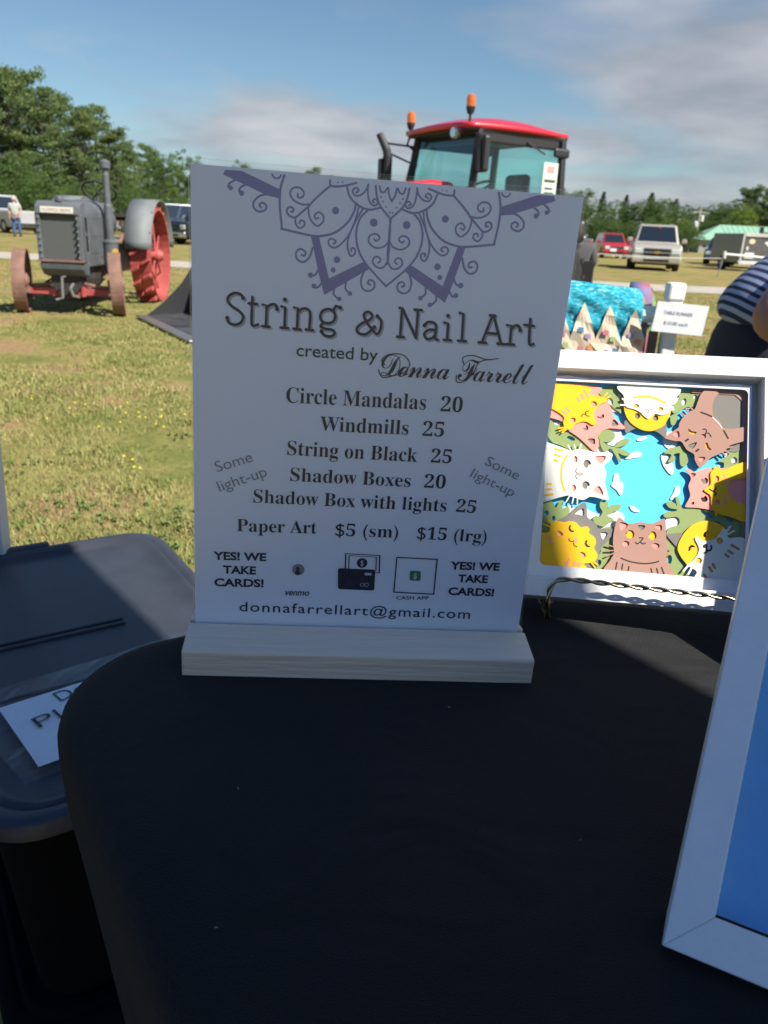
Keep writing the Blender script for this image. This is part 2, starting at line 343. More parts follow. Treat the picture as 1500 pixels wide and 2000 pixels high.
def leaves(centres,radii,npc,size,flat):
    """leaf faces scattered on and in clumps; unit tree of height 1"""
    K=len(centres); c=np.repeat(centres,npc,0); rr=np.repeat(radii,npc)[:,None]; n=len(c)
    d=rng.normal(size=(n,3)); d/=np.linalg.norm(d,axis=1)[:,None]; d*= (rng.random((n,1))**.4)*rr; d[:,2]*=flat
    p=c+d; u=rng.normal(size=(n,3)); u/=np.linalg.norm(u,axis=1)[:,None]; v=np.cross(u,rng.normal(size=(n,3))); v/=np.linalg.norm(v,axis=1)[:,None]
    s=size*rng.uniform(.5,1.3,(n,1)); V=np.stack([p-u*s,p-v*s*.45,p+u*s,p+v*s*.45],1).reshape(-1,3)
    me=bpy.data.meshes.new('crown'); me.vertices.add(n*4); me.vertices.foreach_set('co',V.astype(np.float32).ravel())
    me.loops.add(n*4); me.loops.foreach_set('vertex_index',np.arange(n*4,dtype=np.int32)); me.polygons.add(n)
    me.polygons.foreach_set('loop_start',np.arange(n,dtype=np.int32)*4); me.polygons.foreach_set('loop_total',np.full(n,4,np.int32)); me.update(); return me
def proto(kind,seed):
    global rng; rng=np.random.default_rng(seed); rnd=random.Random(seed); C_=[];Rd=[]; limbs=[]
    if kind=='P':      # white pine: tiers of flat plates on long limbs, open between
        for z in np.linspace(.16,.97,17):
            rad=.30*(1-((z-.4)/.62)**2*.75)*(1 if z>.3 else .8)
            for k in range(rnd.randint(4,6)):
                a=rnd.uniform(0,2*PI); L=rad*rnd.uniform(.45,1.15); e=(L*math.cos(a),L*math.sin(a),z+rnd.uniform(-.01,.04)); limbs.append(((0,0,z-.03),e))
                for q in range(4):
                    f=rnd.uniform(.35,1.05); C_.append((e[0]*f+rnd.gauss(0,.02),e[1]*f+rnd.gauss(0,.02),z+(e[2]-z)*f+rnd.gauss(0,.01))); Rd.append(rnd.uniform(.035,.07))
        C_.append((0,0,.985)); Rd.append(.03); npc=46; size=.0105; flat=.5
    elif kind=='C':
        for z in np.linspace(.08,.97,22):
            rad=.21*(1-z)**.8+.01
            for k in range(6):
                a=rnd.uniform(0,2*PI); L=rad*rnd.uniform(.6,1.1)
                for f in (.5,1): C_.append((L*f*math.cos(a),L*f*math.sin(a),z-.02*f)); Rd.append(.018+rad*.2)
        npc=26; size=.012; flat=.6
    else:
        lob=[(rnd.uniform(-.2,.2),rnd.uniform(-.2,.2),rnd.uniform(.3,.82),rnd.uniform(.14,.24)) for _ in range(9)]+[(0,0,.45,.3),(0,0,.8,.17)]
        for (x,y,z,r0) in lob:
            limbs.append(((0,0,z*.5),(x*.8,y*.8,z)))
            for q in range(15):
                d=Vector((rnd.gauss(0,1),rnd.gauss(0,1),rnd.gauss(0,1))).normalized()*r0*rnd.uniform(.6,1.02)
                C_.append((x+d.x,y+d.y,max(.08,z+d.z))); Rd.append(rnd.uniform(.03,.065))
        npc=60; size=.0105; flat=.8
    cr=leaves(np.array(C_),np.array(Rd),npc,size,flat); cr.materials.append(LM[kind])
    t=MB(); t.tube([(0,0,-.02),(.004,0,.2),(-.006,.004,.5),(.004,0,.94)],[.022,.017,.011,.003],7)
    for a,b in limbs[::2]: t.tube([a,((a[0]+b[0])/2,(a[1]+b[1])/2,(a[2]+b[2])/2+.01),b],[.006,.004,.002],4,cap=False)
    tm=bpy.data.meshes.new('trunk'); tm.from_pydata(t.v,[],t.f); tm.update(); tm.materials.append(bark)
    return cr,tm
PR={k:[proto(k,s) for s in ss] for k,ss in {'P':(1,2,3),'D':(11,12,13,14),'C':(21,)}.items()}
yl=[]
for s in (13,12):
    a,b=PR['D'][s-11]; a=a.copy(); a.materials.clear(); a.materials.append(LM['Y']); yl.append((a,b))
PR['Y']=yl
TREES=[(-33.5,68,11.0,'P'),(-30.7,66,11.1,'P'),(-31.0,70,11.4,'P'),(-28.1,66,9.7,'P'),(-29.2,72,10.3,'P'),(-25.2,66,8.7,'P'),(-25.4,70,9.2,'P'),(-23.2,68,7.5,'P'),(-24.6,74,7.1,'P'),(-28.2,57,4.7,'D'),(-25.7,56,5.1,'D'),(-24.1,55,3.8,'D'),(-23.1,56,3.6,'D'),(-22.2,57,3.4,'D'),(-21.1,58,3.7,'D'),(-20.3,60,3.7,'D'),(-27.0,86,7.1,'D'),(-27.1,90,8.2,'P'),(-23.8,84,7.3,'D'),(-23.0,86,7.7,'D'),(-22.6,90,7.4,'D'),(-20.8,70,3.4,'D'),(-19.4,72,3.4,'D'),(-21.1,66,3.4,'D'),(-21.1,95,6.5,'D'),(-18.5,100,8.4,'D'),(-16.3,110,7.1,'D'),(-12.5,120,8.7,'P'),(-6.0,120,7.7,'D'),(-9.3,125,8.0,'P'),(-0.1,130,7.9,'D'),(6.3,130,7.5,'D'),(13.2,135,7.4,'D'),(20.6,140,7.8,'D'),(26.2,140,7.9,'D'),(31.2,150,9.4,'D'),(32.7,145,9.6,'D'),(36.7,150,9.5,'C'),(40.5,155,8.6,'D'),(43.6,160,9.7,'C'),(42.8,150,7.7,'D'),(44.6,150,9.0,'D'),(46.7,150,8.9,'D'),(49.9,165,10.6,'C'),(50.4,155,9.1,'D'),(54.9,165,9.7,'C'),(53.4,155,8.2,'D'),(59.4,165,8.5,'D'),(60.1,160,8.2,'D'),(63.7,165,8.9,'D'),(63.3,160,9.5,'D'),(67.4,165,9.8,'D'),(68.6,165,11.8,'P'),(70.8,165,12.1,'P'),(73.5,165,11.8,'P'),(76.5,165,11.6,'D'),(28.4,120,4.2,'D'),(32.7,125,4.1,'D'),(35.4,125,4.4,'D'),(42.0,130,4.5,'D'),(39.6,130,4.9,'D'),(48.6,140,5.6,'Y'),(62.5,150,8.7,'Y'),(56.3,150,5.7,'D'),(58.5,150,6.1,'D')]
TREES+=[(22+i_*1.5+(i_%3)*.5,118+(i_*7)%13,3.6+(i_*5%4)*.35,'D') for i_ in range(15)]+[(-34+i_*2.2,52+(i_*5)%4,2.6+(i_*3%4)*.3,'D') for i_ in range(8)]
NT=66
NM={'P':'pine_tree','D':'broadleaf_tree','C':'spruce_tree','Y':'young_tree'}
rt=random.Random(5)
ORD=['first','second','third','fourth','fifth','sixth','seventh','eighth','ninth','tenth','eleventh','twelfth','thirteenth','fourteenth','fifteenth','sixteenth','seventeenth','eighteenth','nineteenth','twentieth','twenty-first','twenty-second']
TG=[]
for i,(x,y,h,k) in enumerate(TREES):
    cr,tm=PR[k][i%len(PR[k])]
    if i>=NT-1+0 and i>=len(TREES)-23: lab,gp=('b','bushes along the far treeline') if y>100 else ('b','bushes under the pines')
    elif i<9: lab='tall spreading pine in the stand behind the old grey tractor'; gp='tall pines on the left'
    elif i<16 or 21<=i<24: lab='low leafy tree at the foot of the tall pines'; gp='leafy trees under the pines'
    elif i<21: lab='slender tree in the gap between the pines and the price sign'; gp='trees right of the pines'
    elif i<35: lab='distant tree rising behind the top edge of the price sign'; gp='trees behind the price sign'
    elif k=='Y': lab={48.6:'small yellow green bush left of the utility pole',62.5:'bright yellow green tree above the green roof'}.get(x,'yellow green tree'); gp=None
    elif k=='C': lab='pointed dark spruce rising out of the far treeline'; gp='spruces in the far treeline'
    elif k=='P': lab='tall dark tree at the right end of the far treeline'; gp='tall trees on the right'
    else: lab='dark green tree in the far treeline behind the parked cars'; gp='trees of the far treeline'
    o=thing(NM[k],lab,'tree',(x,y,0),rt.uniform(0,6.28),gp); TG.append((gp,x/y,o,lab))
    wf=1.0 if k!='D' else (1.6 if i>=35 else 1.15)
    o.scale=(h*wf,h*wf,h*1.02)
    a=bpy.data.objects.new('crown',cr); a.parent=o; COL.objects.link(a); b=bpy.data.objects.new('trunk',tm); b.parent=o; COL.objects.link(b)

for gname,fmt in (('bushes along the far treeline','low dark bush, %s from the left along the foot of the far treeline'),('bushes under the pines','low leafy bush, %s from the left at the field edge below the pines'),('tall pines on the left','tall spreading pine, %s from the left in the stand behind the old tractor'),('leafy trees under the pines','low leafy tree, %s from the left at the foot of the pines'),('trees right of the pines','slender tree, %s from the left between the pines and the price sign'),
    ('trees behind the price sign','distant tree behind the price sign, %s from the left'),('trees of the far treeline','dark leafy tree, %s from the left in the far treeline behind the cars'),('spruces in the far treeline','pointed dark spruce, %s from the left in the far treeline'),('tall trees on the right','tall dark tree, %s from the left at the right end of the treeline')):
    for i_,(g_,ang_,o,lab) in enumerate(sorted([t_ for t_ in TG if t_[0]==gname],key=lambda q_:q_[1])): o['label']=fmt%ORD[i_]
# ================================================================ FOREGROUND: table, cloth, tote, canopy
black=mat('black stretch cloth',(.0008,.0009,.0014),.8,col2=(.0135,.0135,.0165),scale=2600,detail=2,bump=.5,bscale=1300,sheen=.06,spec=.2)
t_=black.node_tree; n_l=N(t_,'ShaderNodeTexNoise'); n_l.inputs['Scale'].default_value=11; n_l.inputs['Detail'].default_value=3; n_l.inputs['Distortion'].default_value=.8
tcb=N(t_,'ShaderNodeTexCoord'); t_.links.new(tcb.outputs['Object'],n_l.inputs['Vector'])
b2_=N(t_,'ShaderNodeBump'); b2_.inputs['Strength'].default_value=.55; b2_.inputs['Distance'].default_value=.012; t_.links.new(n_l.outputs[0],b2_.inputs['Height'])
old=[n for n in t_.nodes if n.type=='BUMP' and n is not b2_ and n.name!=b2_.name][0]; t_.links.new(b2_.outputs[0],old.inputs['Normal'])
A2=Vector((.83,.557,0)).normalized(); B2=Vector((.557,-.83,0)).normalized()
ca,sa=math.atan2(A2.y,A2.x),0
# corner where the two edges meet: n1.p=-.188 (left edge), n2.p=.080 (far edge)
n1=A2; n2=-B2
c1,c2=-.188,.082
K=n1*c1+n2*c2       # since n1 ⟂ n2
TW,TL_=.76,1.83
t=thing('folding_table','white folding table hidden under the black tablecloth','table',M=TM@Matrix.Translation(K)@Matrix.Rotation(ca,4,'Z'))
plast=mat('white plastic',(.75,.75,.73),.45)
mb=MB().box((TL_/2,-TW/2,-.035),(TL_-.04,TW-.04,.045)); obj('tabletop',mb,plast,t,bevel=.01)
steel=mat('grey steel tube',(.25,.26,.27),.4,metal=.8)
for x in (.25,TL_-.25):
    for y in (-.12,-TW+.12): obj('leg',MB().tube([(x,y,-.06),(x,y,-.80)],.013,10),steel,t)
# cloth
def rrect(x0,x1,y0,y1,r,n=14):
    o=[]
    for cx_,cy_,a in ((x1-r,y1-r,0),(x0+r,y1-r,PI/2),(x0+r,y0+r,PI),(x1-r,y0+r,1.5*PI)):
        for k in range(n+1): o.append((cx_+r*math.cos(a+PI/2*k/n),cy_+r*math.sin(a+PI/2*k/n)))
    # subdivide the long straight runs
    out=[]
    for i,p in enumerate(o):
        q=o[(i+1)%len(o)]; d=math.hypot(q[0]-p[0],q[1]-p[1]); k=max(1,int(d/.03))
        for j in range(k): out.append((p[0]+(q[0]-p[0])*j/k,p[1]+(q[1]-p[1])*j/k))
    return out
rings=[]
base=rrect(0,TL_,-TW,0,.082)
m=len(base); cx0=(TL_/2,-TW/2)
def inset(d,z,wob=0):
    b=rrect(d,TL_-d,-TW+d,-d,max(.01,.075-d)); 
    return b
nrm=[]
for i in range(m):
    a=base[i-1]; b=base[(i+1)%m]; dx,dy=b[0]-a[0],b[1]-a[1]; l=math.hypot(dx,dy); nrm.append((dy/l,-dx/l))
def ring(off,z,amp=0,ph=0):
    o=[];s=0
    for i in range(m):
        p=base[i]; s+=math.hypot(p[0]-base[i-1][0],p[1]-base[i-1][1]); wv=amp*(math.sin(s*13+ph)+.5*math.sin(s*29+1.3))
        o.append((p[0]+nrm[i][0]*(off+wv),p[1]+nrm[i][1]*(off+wv),z))
    return o
RG=[ring(-.03,0),ring(-.012,-.0008),ring(-.005,-.003),ring(-.001,-.007),ring(.001,-.014),ring(.0,-.025,.0015),ring(-.003,-.05,.003),ring(-.013,-.10,.007),ring(-.03,-.19,.013),ring(-.05,-.3,.018),ring(-.08,-.5,.026),ring(-.10,-.72,.032)]
mb=MB(); V=[p for r_ in RG for p in r_]; mb.add(V,[(k*m+i,k*m+(i+1)%m,(k+1)*m+(i+1)%m,(k+1)*m+i) for k in range(len(RG)-1) for i in range(m)]+[tuple(range(m-1,-1,-1))])
cl=obj('tablecloth',mb,black,smooth=False); cl.matrix_world=TM@Matrix.Translation(K)@Matrix.Rotation(ca,4,'Z')
for p in cl.data.polygons: p.use_smooth=len(p.vertices)==4
# flip the normals outward
cl.data.flip_normals()
tag(cl,'black tablecloth draped over the table that carries the price sign and frames','tablecloth')

# --- storage tote beyond the left corner of the table
tote=mat('grey plastic tote lid',(.042,.046,.060),.42,var=.12,scale=14,bump=.10,bscale=420)
WA,WB=Vector((.83,.557,0)).normalized(),Vector((.557,-.83,0)).normalized()
Mt=Matrix(((WA.x,WB.x,0,0),(WA.y,WB.y,0,0),(0,0,-1,0),(0,0,0,1)))   # local x = long run, y = toward camera, z down -> keep right handed
Mt=Matrix(((WA.x,-WB.x,0,0),(WA.y,-WB.y,0,0),(0,0,1,.50),(0,0,0,1)))
LS=1.217
lidx0,lidx1,lidy0,lidy1=.006,.328*LS,.553*LS,1.142*LS
def lid_local(wx,wy,z=0): v=Vector((wx,wy,0))*LS; return (v.dot(WA),-v.dot(WB),z)
def rr3(x0,x1,y0,y1,r,z,n=8): return [(p[0],p[1],z) for p in _rr(x0,x1,y0,y1,r,n)]
def _rr(x0,x1,y0,y1,r,n):
    o=[]
    for cx_,cy_,a in ((x1-r,y1-r,0),(x0+r,y1-r,PI/2),(x0+r,y0+r,PI),(x1-r,y0+r,1.5*PI)):
        for k in range(n+1): o.append((cx_+r*math.cos(a+PI/2*k/n),cy_+r*math.sin(a+PI/2*k/n)))
    return o
def loft(prof,n=8):   # prof: list of (inset,z)
    mb=MB(); V=[];mm=4*(n+1)
    for d,z,r in prof: V+=rr3(lidx0+d,lidx1-d,lidy0+d,lidy1-d,r,z,n)
    mb.add(V,[(k*mm+i,k*mm+(i+1)%mm,(k+1)*mm+(i+1)%mm,(k+1)*mm+i) for k in range(len(prof)-1) for i in range(mm)]+[tuple((len(prof)-1)*mm+i for i in range(mm))])
    return mb
for lev in (0,1):
    z0=-.3*lev
    t=thing('storage_tote','dark grey storage tote with a paper note on its lid, beside the black tablecloth' if lev==0 else 'lower black storage tote under the one with the paper note','tote',M=Mt@Matrix.Translation((0,0,z0)),group='stacked storage totes')
    bm_=mat('black tote plastic',(.006,.006,.007),.9,spec=.1); bd=loft([(.045,-.295,.05),(.02,-.03,.06),(.012,-.03,.06),(.012,-.012,.06)]); obj('body',bd,bm_,t,smooth=False,bevel=.002)
    prof=[(.004,-.022,.07),(0,-.02,.07),(0,-.003,.07),(.004,0.001,.068),(.018,.001,.06),(.021,-.002,.058),(.023,-.002,.057),(.026,.002,.055),(.030,.002,.052),(.036,-.004,.05),(.06,-.004,.04)]
    ld=loft(prof); lo=obj('lid',ld,tote if lev==0 else bm_,t,smooth=False)
    for p in lo.data.polygons: p.use_smooth=True
    lo.modifiers.new('edges','EDGE_SPLIT').split_angle=R(50)
    if lev==0:
        for yy in (.742,.860):   # pressed ribs across the lid
            rb=MB().box((.14,yy*LS,-.0025),(.22,.006,.004)); obj('rib',rb,tote,t,bevel=.0018)
            rb=MB().box((.14,yy*LS+.014,-.0025),(.22,.006,.004)); obj('rib',rb,tote,t,bevel=.0018)
    la=MB().box((.11,lidy1+.004,-.006),(.20,.016,.022)); obj('latch',la,tote if lev==0 else bm_,t,bevel=.004)
# --- paper note in a plastic sleeve on the lid
pap=mat('white paper',(.88,.89,.90),.8,bump=.12,bscale=9)
def lay(pts,z,nx=14,ny=10,amp=.0006,seed=1):
    a,b,c,d=[Vector(p) for p in pts]; mb=MB(); r_=random.Random(seed); V=[]
    ph=[r_.uniform(0,6) for _ in range(4)]
    for j in range(ny+1):
        for i in range(nx+1):
            u,v=i/nx,j/ny; p=(a*(1-u)+b*u)*(1-v)+(d*(1-u)+c*u)*v
            zz_=z+amp*(math.sin(u*9+ph[0]+v*4)+math.sin(v*11+ph[1]-u*3)+.5*r_.uniform(-1,1))
            V.append((p.x,p.y,zz_))
    mb.add(V,[(j*(nx+1)+i,j*(nx+1)+i+1,(j+1)*(nx+1)+i+1,(j+1)*(nx+1)+i) for j in range(ny) for i in range(nx)]); return mb
def L2(x,y): return Vector((x,y,0))
bl=L2(-.293,.553); ex=(L2(-.269,.725)-L2(-.370,.643)).normalized(); ey=(L2(-.364,.630)-L2(-.293,.553)).normalized()
def q(x,y): return lid_local((bl+ex*x+ey*y).x,(bl+ex*x+ey*y).y)[:2]
note=thing('paper_note','white paper note in a clear plastic sleeve lying on the grey tote lid','note',M=Mt)
pp=obj('paper',lay([q(0,0),q(.20,0),q(.20,.112),q(0,.112)],.0040,amp=.0004),pap,note,smooth=True)
sleeve=glassmat('clear plastic sleeve',(.98,.985,.995),.12)
slv=obj('sleeve',lay([q(-.018,-.022),q(.24,-.022),q(.24,.150),q(-.03,.140)],.0078,26,20,.0009,4),sleeve,note,smooth=False)
ink=mat('black print',(.012,.012,.018),.6)
for s,x,y,h,wd_ in (('Do',.051,.088,.024,.036),('Pla',.020,.055,.025,.052)):
    me=textmesh(s,'sans',offset=-.008); fit_text(me,0,wd_,0,h,0); me.materials.append(ink)
    o=bpy.data.objects.new('lettering',me); COL.objects.link(o); o.parent=pp
    p0=q(x,y); lx=Vector((ex.dot(WA),-ex.dot(WB),0)); ly=Vector((ey.dot(WA),-ey.dot(WB),0))
    ly=(ly-lx*ly.dot(lx)).normalized(); lx,ly=(lx*.985+ly*.17).normalized(),(ly*.985-lx*.17).normalized()
    o.matrix_local=frame4((p0[0],p0[1],.0056),lx,ly,(0,0,1))

# --- canopy tent over the camera (its legs and roof stand outside the picture, its shade falls in it)
e1=Vector((1,-1.2,0)).normalized(); uu=Vector((-1.2,-1,0)).normalized()
def CP(al,u,z): p=e1*al+uu*u; return (p.x,p.y,z)
tent=thing('canopy_tent','blue pop-up canopy shading the table, one white leg at the left picture edge','canopy',M=TM)
fab=bpy.data.materials.new('blue canopy fabric'); fab.use_nodes=True; t_=fab.node_tree; b_=t_.nodes['Principled BSDF']; b_.inputs['Base Color'].default_value=(.07,.16,.42,1); b_.inputs['Roughness'].default_value=.8
tl_=N(t_,'ShaderNodeBsdfTranslucent'); tl_.inputs[0].default_value=(.05,.13,.36,1); ms_=N(t_,'ShaderNodeMixShader'); ms_.inputs[0].default_value=.58; t_.links.new(b_.outputs[0],ms_.inputs[1]); t_.links.new(tl_.outputs[0],ms_.inputs[2]); t_.links.new(ms_.outputs[0],t_.nodes['Material Output'].inputs[0])
EU=-(.768*(.15+.91)+.64*(.08-.754))
al0,al1=-1.33,1.85
mb=MB(); ht=1.3; r0=[CP(al0,EU,ht),CP(al1,EU,ht),CP(al1,2.6,ht),CP(al0,2.6,ht)]; pk=CP((al0+al1)/2,(EU+2.6)/2,ht+.75)
mb.add([*r0,pk],[(0,1,4),(1,2,4),(2,3,4),(3,0,4)]); obj('roof',mb,fab,tent)
mb=MB()
for i in range(4):
    a,b=r0[i],r0[(i+1)%4]; mb.add([a,b,(b[0],b[1],ht-.004) if i==0 else (b[0],b[1],ht-.2),(a[0],a[1],ht-.004) if i==0 else (a[0],a[1],ht-.2)],[(0,1,2,3)])
obj('valance',mb,fab,tent); a,b=r0[2],r0[3]; obj('added_back_wall',MB().add([a,b,(b[0],b[1],-.7),(a[0],a[1],-.7)],[(0,1,2,3)]),fab,tent)  # unseen rear wall, added to tint the sign's reflections blue
legm=mat('white powder coated steel',(.72,.72,.70),.4)
lw=TM.inverted()@Vector((-.672,1.232,.5))
for p in ((lw.x,lw.y),CP(al1-.05,EU+.55,0)[:2],CP(al1-.05,2.5,0)[:2],CP(al0+.05,2.5,0)[:2]):
    mb=MB().box((p[0],p[1],(ht-.82)/2),(.03,.03,ht+.82)); obj('leg',mb,legm,tent,bevel=.002)

# ================================================================ PICTURE FRAMES
whitef=mat('white painted wood frame',(.80,.79,.77),.5,var=.03,scale=30,bump=.05,bscale=160,stretch=(1,1,.15))
def picture_frame(parent,x0,x1,y0,y1,wl,wr,wb,wt,zf,zb,m,bev=.0005):
    """four mitred rails; outer box x0..x1,y0..y1, face at zf, back at zb"""
    X0,X1,Y0,Y1=x0+wl,x1-wr,y0+wb,y1-wt
    out=[(x0,y0),(x1,y0),(x1,y1),(x0,y1)]; inn=[(X0,Y0),(X1,Y0),(X1,Y1),(X0,Y1)]; g_=.00002
    for i in range(4):
        j=(i+1)%4; a,b,c,d=out[i],out[j],inn[j],inn[i]
        cx_=(a[0]+b[0]+c[0]+d[0])/4; cy_=(a[1]+b[1]+c[1]+d[1])/4
        P4=[a,b,c,d]; L=math.hypot(b[0]-a[0],b[1]-a[1]); k=1-2*g_/L
        P4=[(cx_+(p[0]-cx_)*k,cy_+(p[1]-cy_)*k) for p in P4]
        mb=MB(); V=[(p[0],p[1],zb) for p in P4]+[(p[0],p[1],zf) for p in P4]
        mb.add(V,[(3,2,1,0),(4,5,6,7),(0,1,5,4),(1,2,6,5),(2,3,7,6),(3,0,4,7)]); obj('frame_rail',mb,m,parent,bevel=bev)
# right foreground frame with a blue backing
fo=Vector((.1324,-.2174,0)); fd=Vector((.9067,-.4218,0)).normalized(); fe=Vector((.2924,.6276,.7215)); fe=(fe-fd*fe.dot(fd)).normalized(); fn=fd.cross(fe)
fn=fd.cross(fe)
bf=thing('string_art_frame','white framed string art on a blue board, leaning in the right foreground','picture frame',M=TM@frame4(fo+Vector((0,0,.006)),fd,fe,fn))
picture_frame(bf,0,.28,0,.238,.0166,.0172,.0174,.0172,0,-.022,whitef)
blue=mat('blue stained board',(.15,.40,.70),.55,var=.08,scale=20,bump=.08,bscale=300)
obj('backing_board',MB().box((.14,.120,-.0135),(.2465,.202,.003)),blue,bf)
nl=mat('dark nail',(.02,.02,.04),.4,metal=.5)
proto_n=None
for x,y in ((.0565,.060),(.0575,.063),(.063,.0905),(.064,.0945),(.066,.122),(.0665,.126),(.076,.05),(.09,.046),(.11,.05),(.13,.06),(.15,.08),(.16,.11),(.16,.14),(.15,.17),(.13,.19),(.1,.20),(.08,.19),(.07,.16)):
    if proto_n is None: proto_n=obj('nail',MB().tube([(0,0,-.012),(0,0,-.003)],.0013,8),nl,bf,loc=(x,y,0))
    else:
        c=proto_n.copy(); COL.objects.link(c); c.parent=bf; c.location=(x,y,0)
# unseen frame added further right to shade the lower right of the cat picture
Q=Vector((.327,.0485,.207)); Bq=Vector((.311,-.10,0)); qe=(Q-Bq).normalized(); qd=Vector((.91,-.42,0)); qd=(qd-qe*qd.dot(qe)).normalized()
of=thing('picture_frame','unseen white frame added further right on the table to shade the cat picture','picture frame',M=TM@frame4(Bq,qd,qe,qd.cross(qe)))
picture_frame(of,0,.2,0,(Q-Bq).length,.016,.016,.016,.016,0,-.022,whitef)
obj('backing_board',MB().box((.1,.131,-.0135),(.168,.226,.003)),mat('black board',(.02,.02,.022),.6),of)
# ================================================================ VEHICLES
tyre=mat('tyre rubber',(.018,.018,.019),.85,bump=.2,bscale=60); chrome=mat('chrome',(.55,.56,.58),.18,metal=1); blk=mat('black trim',(.018,.018,.02),.5)
wglass=mat('dark car glass',(.012,.018,.028),.06,spec=.9,coat=.6); redl=mat('red tail lamp',(.55,.02,.02),.25,coat=.5); lamp=mat('clear headlamp',(.62,.64,.64),.12,coat=.8); whitep=mat('white plate',(.78,.78,.78),.5)
def wheel(parent,x,y,r,wd_,rimc,name='wheel'):
    w_=obj(name,MB().lathe([(r*.62,-wd_/2),(r*.93,-wd_/2),(r,-wd_/2*.75),(r,wd_/2*.75),(r*.93,wd_/2),(r*.62,wd_/2),(r*.6,0),(r*.62,-wd_/2)],(0,0,0),'X',20),tyre,parent,loc=(x,y,r))
    s=1 if x>0 else -1
    obj('rim',MB().lathe([(r*.61,s*wd_*.40),(r*.55,s*wd_*.30),(r*.2,s*wd_*.38),(.001,s*wd_*.42)],(0,0,0),'X',16),rimc,w_)
    return w_
def car(label,pos,yaw,paint,L=4.9,W=1.95,H=1.85,kind='suv',group=None,front='bar',cat='car',low=.32,hood=1.15,lamps=True):
    t=thing('parked_car' if kind!='pickup' else 'pickup_truck',label,cat,(*pos,0),yaw,group)
    h=L/2; zb=H*.60; x=W/2; wr=.37 if H>1.6 else .33
    if kind=='pickup': prof=[(-h,low+.12),(-h,zb*.78),(-h+.12,zb*.93),(-h+1.25,zb),(-h+3.35,zb),(-h+3.36,zb),(h,zb),(h,low+.15),(h-.2,low),(-h+.2,low)]
    else: prof=[(-h,low+.1),(-h-.0,zb*.80),(-h+.14,zb*.94),(-h+hood,zb*1.0),(h-.25,zb*1.02),(h-.02,zb*.9),(h,low+.2),(h-.15,low),(-h+.2,low)]
    b=MB(); b.prismx(prof,-x+.03,x-.03); obj('body',b,paint,t,bevel=.085,seg=3)
    y0,y1=(-h+hood+.05,h-.08) if kind=='suv' else (-h+hood+.1,-h+3.3)
    if kind=='sedan': y1=h-.75
    ti=.52 if kind!='sedan' else .6
    b0=(-x+.10,x-.10,y0-.1,y1+.03); b1=(-x+.26,x-.26,y0+ti,y1-(.28 if kind=='suv' else .30))
    cab=MB().frustum(b0,b1,zb-.02,H); c_=obj('cabin',cab,paint,t,bevel=.06,seg=3)
    if kind=='pickup':
        bedb=MB().box((0,(y1+h)/2+.05,zb-.03),(W-.34,h-y1-.25,.08)); obj('bed_liner',bedb,blk,t)
    def lerp4(u0,u1,v0,v1,face):
        # window panel proud of a frustum face
        def P(u,v):
            xx0=b0[0]*(1-v)+b1[0]*v; xx1=b0[1]*(1-v)+b1[1]*v; yy0=b0[2]*(1-v)+b1[2]*v; yy1=b0[3]*(1-v)+b1[3]*v; z=(zb-.02)*(1-v)+H*v
            if face=='f': return (xx0+(xx1-xx0)*u,yy0-.012,z)
            if face=='b': return (xx0+(xx1-xx0)*u,yy1+.012,z)
            if face=='l': return (xx0-.012,yy0+(yy1-yy0)*u,z)
            return (xx1+.012,yy0+(yy1-yy0)*u,z)
        p=[P(u0,v0),P(u1,v0),P(u1,v1),P(u0,v1)]; c=Vector((0,(b0[2]+b0[3])/2,zb+.3)); q_=[tuple(Vector(k)+(c-Vector(k)).normalized()*.03) for k in p]
        return MB().add(p+q_,[(0,1,2,3),(7,6,5,4),(0,4,5,1),(1,5,6,2),(2,6,7,3),(3,7,4,0)])
    obj('windscreen',lerp4(.06,.94,.10,.90,'f'),wglass,t); obj('rear_window',lerp4(.08,.92,.14,.88,'b'),wglass,t)
    for f in 'lr':
        n=3 if kind=='suv' else 2
        for k in range(n): obj('side_window',lerp4(.05+k*.93/n,.05+(k+.88)*.93/n,.14,.88,f),wglass,t)
    for s in(-1,1):
        for yy in (-h+.95,h-.95): wheel(t,s*(x-.13),yy,wr,.24,chrome)
        ma=MB().box((s*(x+.10),y0+.12,zb+.10),(.20,.10,.17)); obj('wing_mirror',ma,paint if H<1.86 else chrome,t,bevel=.03)
        if lamps:
            obj('headlight',MB().box((s*(x-.28),-h+.005,zb*.70),(.36,.07,.20)),lamp,t,bevel=.03)
        obj('tail_light',MB().box((s*(x-.14),h-.02,zb*.72),(.16,.07,.42)),redl,t,bevel=.02)
    obj('front_bumper',MB().box((0,-h-.03,low+.12),(W-.06,.16,.26)),paint if front=='bar' else chrome,t,bevel=.05)
    obj('rear_bumper',MB().box((0,h+.02,low+.14),(W-.06,.14,.20)),chrome if kind=='pickup' else paint,t,bevel=.04)
    gr_=obj('grille',MB().box((0,-h-.0,zb*.66),(W*.52,.05,zb*.26)),blk,t,bevel=.02)
    if front=='bar': obj('grille_bar',MB().box((0,-h-.035,zb*.66),(W*.54,.04,.06)),chrome,gr_,bevel=.01); obj('grille_bar',MB().box((0,-h-.035,zb*.79),(W*.54,.04,.035)),chrome,gr_,bevel=.01)
    obj('air_intake',MB().box((0,-h-.10,low+.10),(W*.5,.05,.10)),blk,t)
    obj('underbody',MB().box((0,0,low-.02),(W-.5,L-.6,.14)),blk,t)
    return t,zb,h
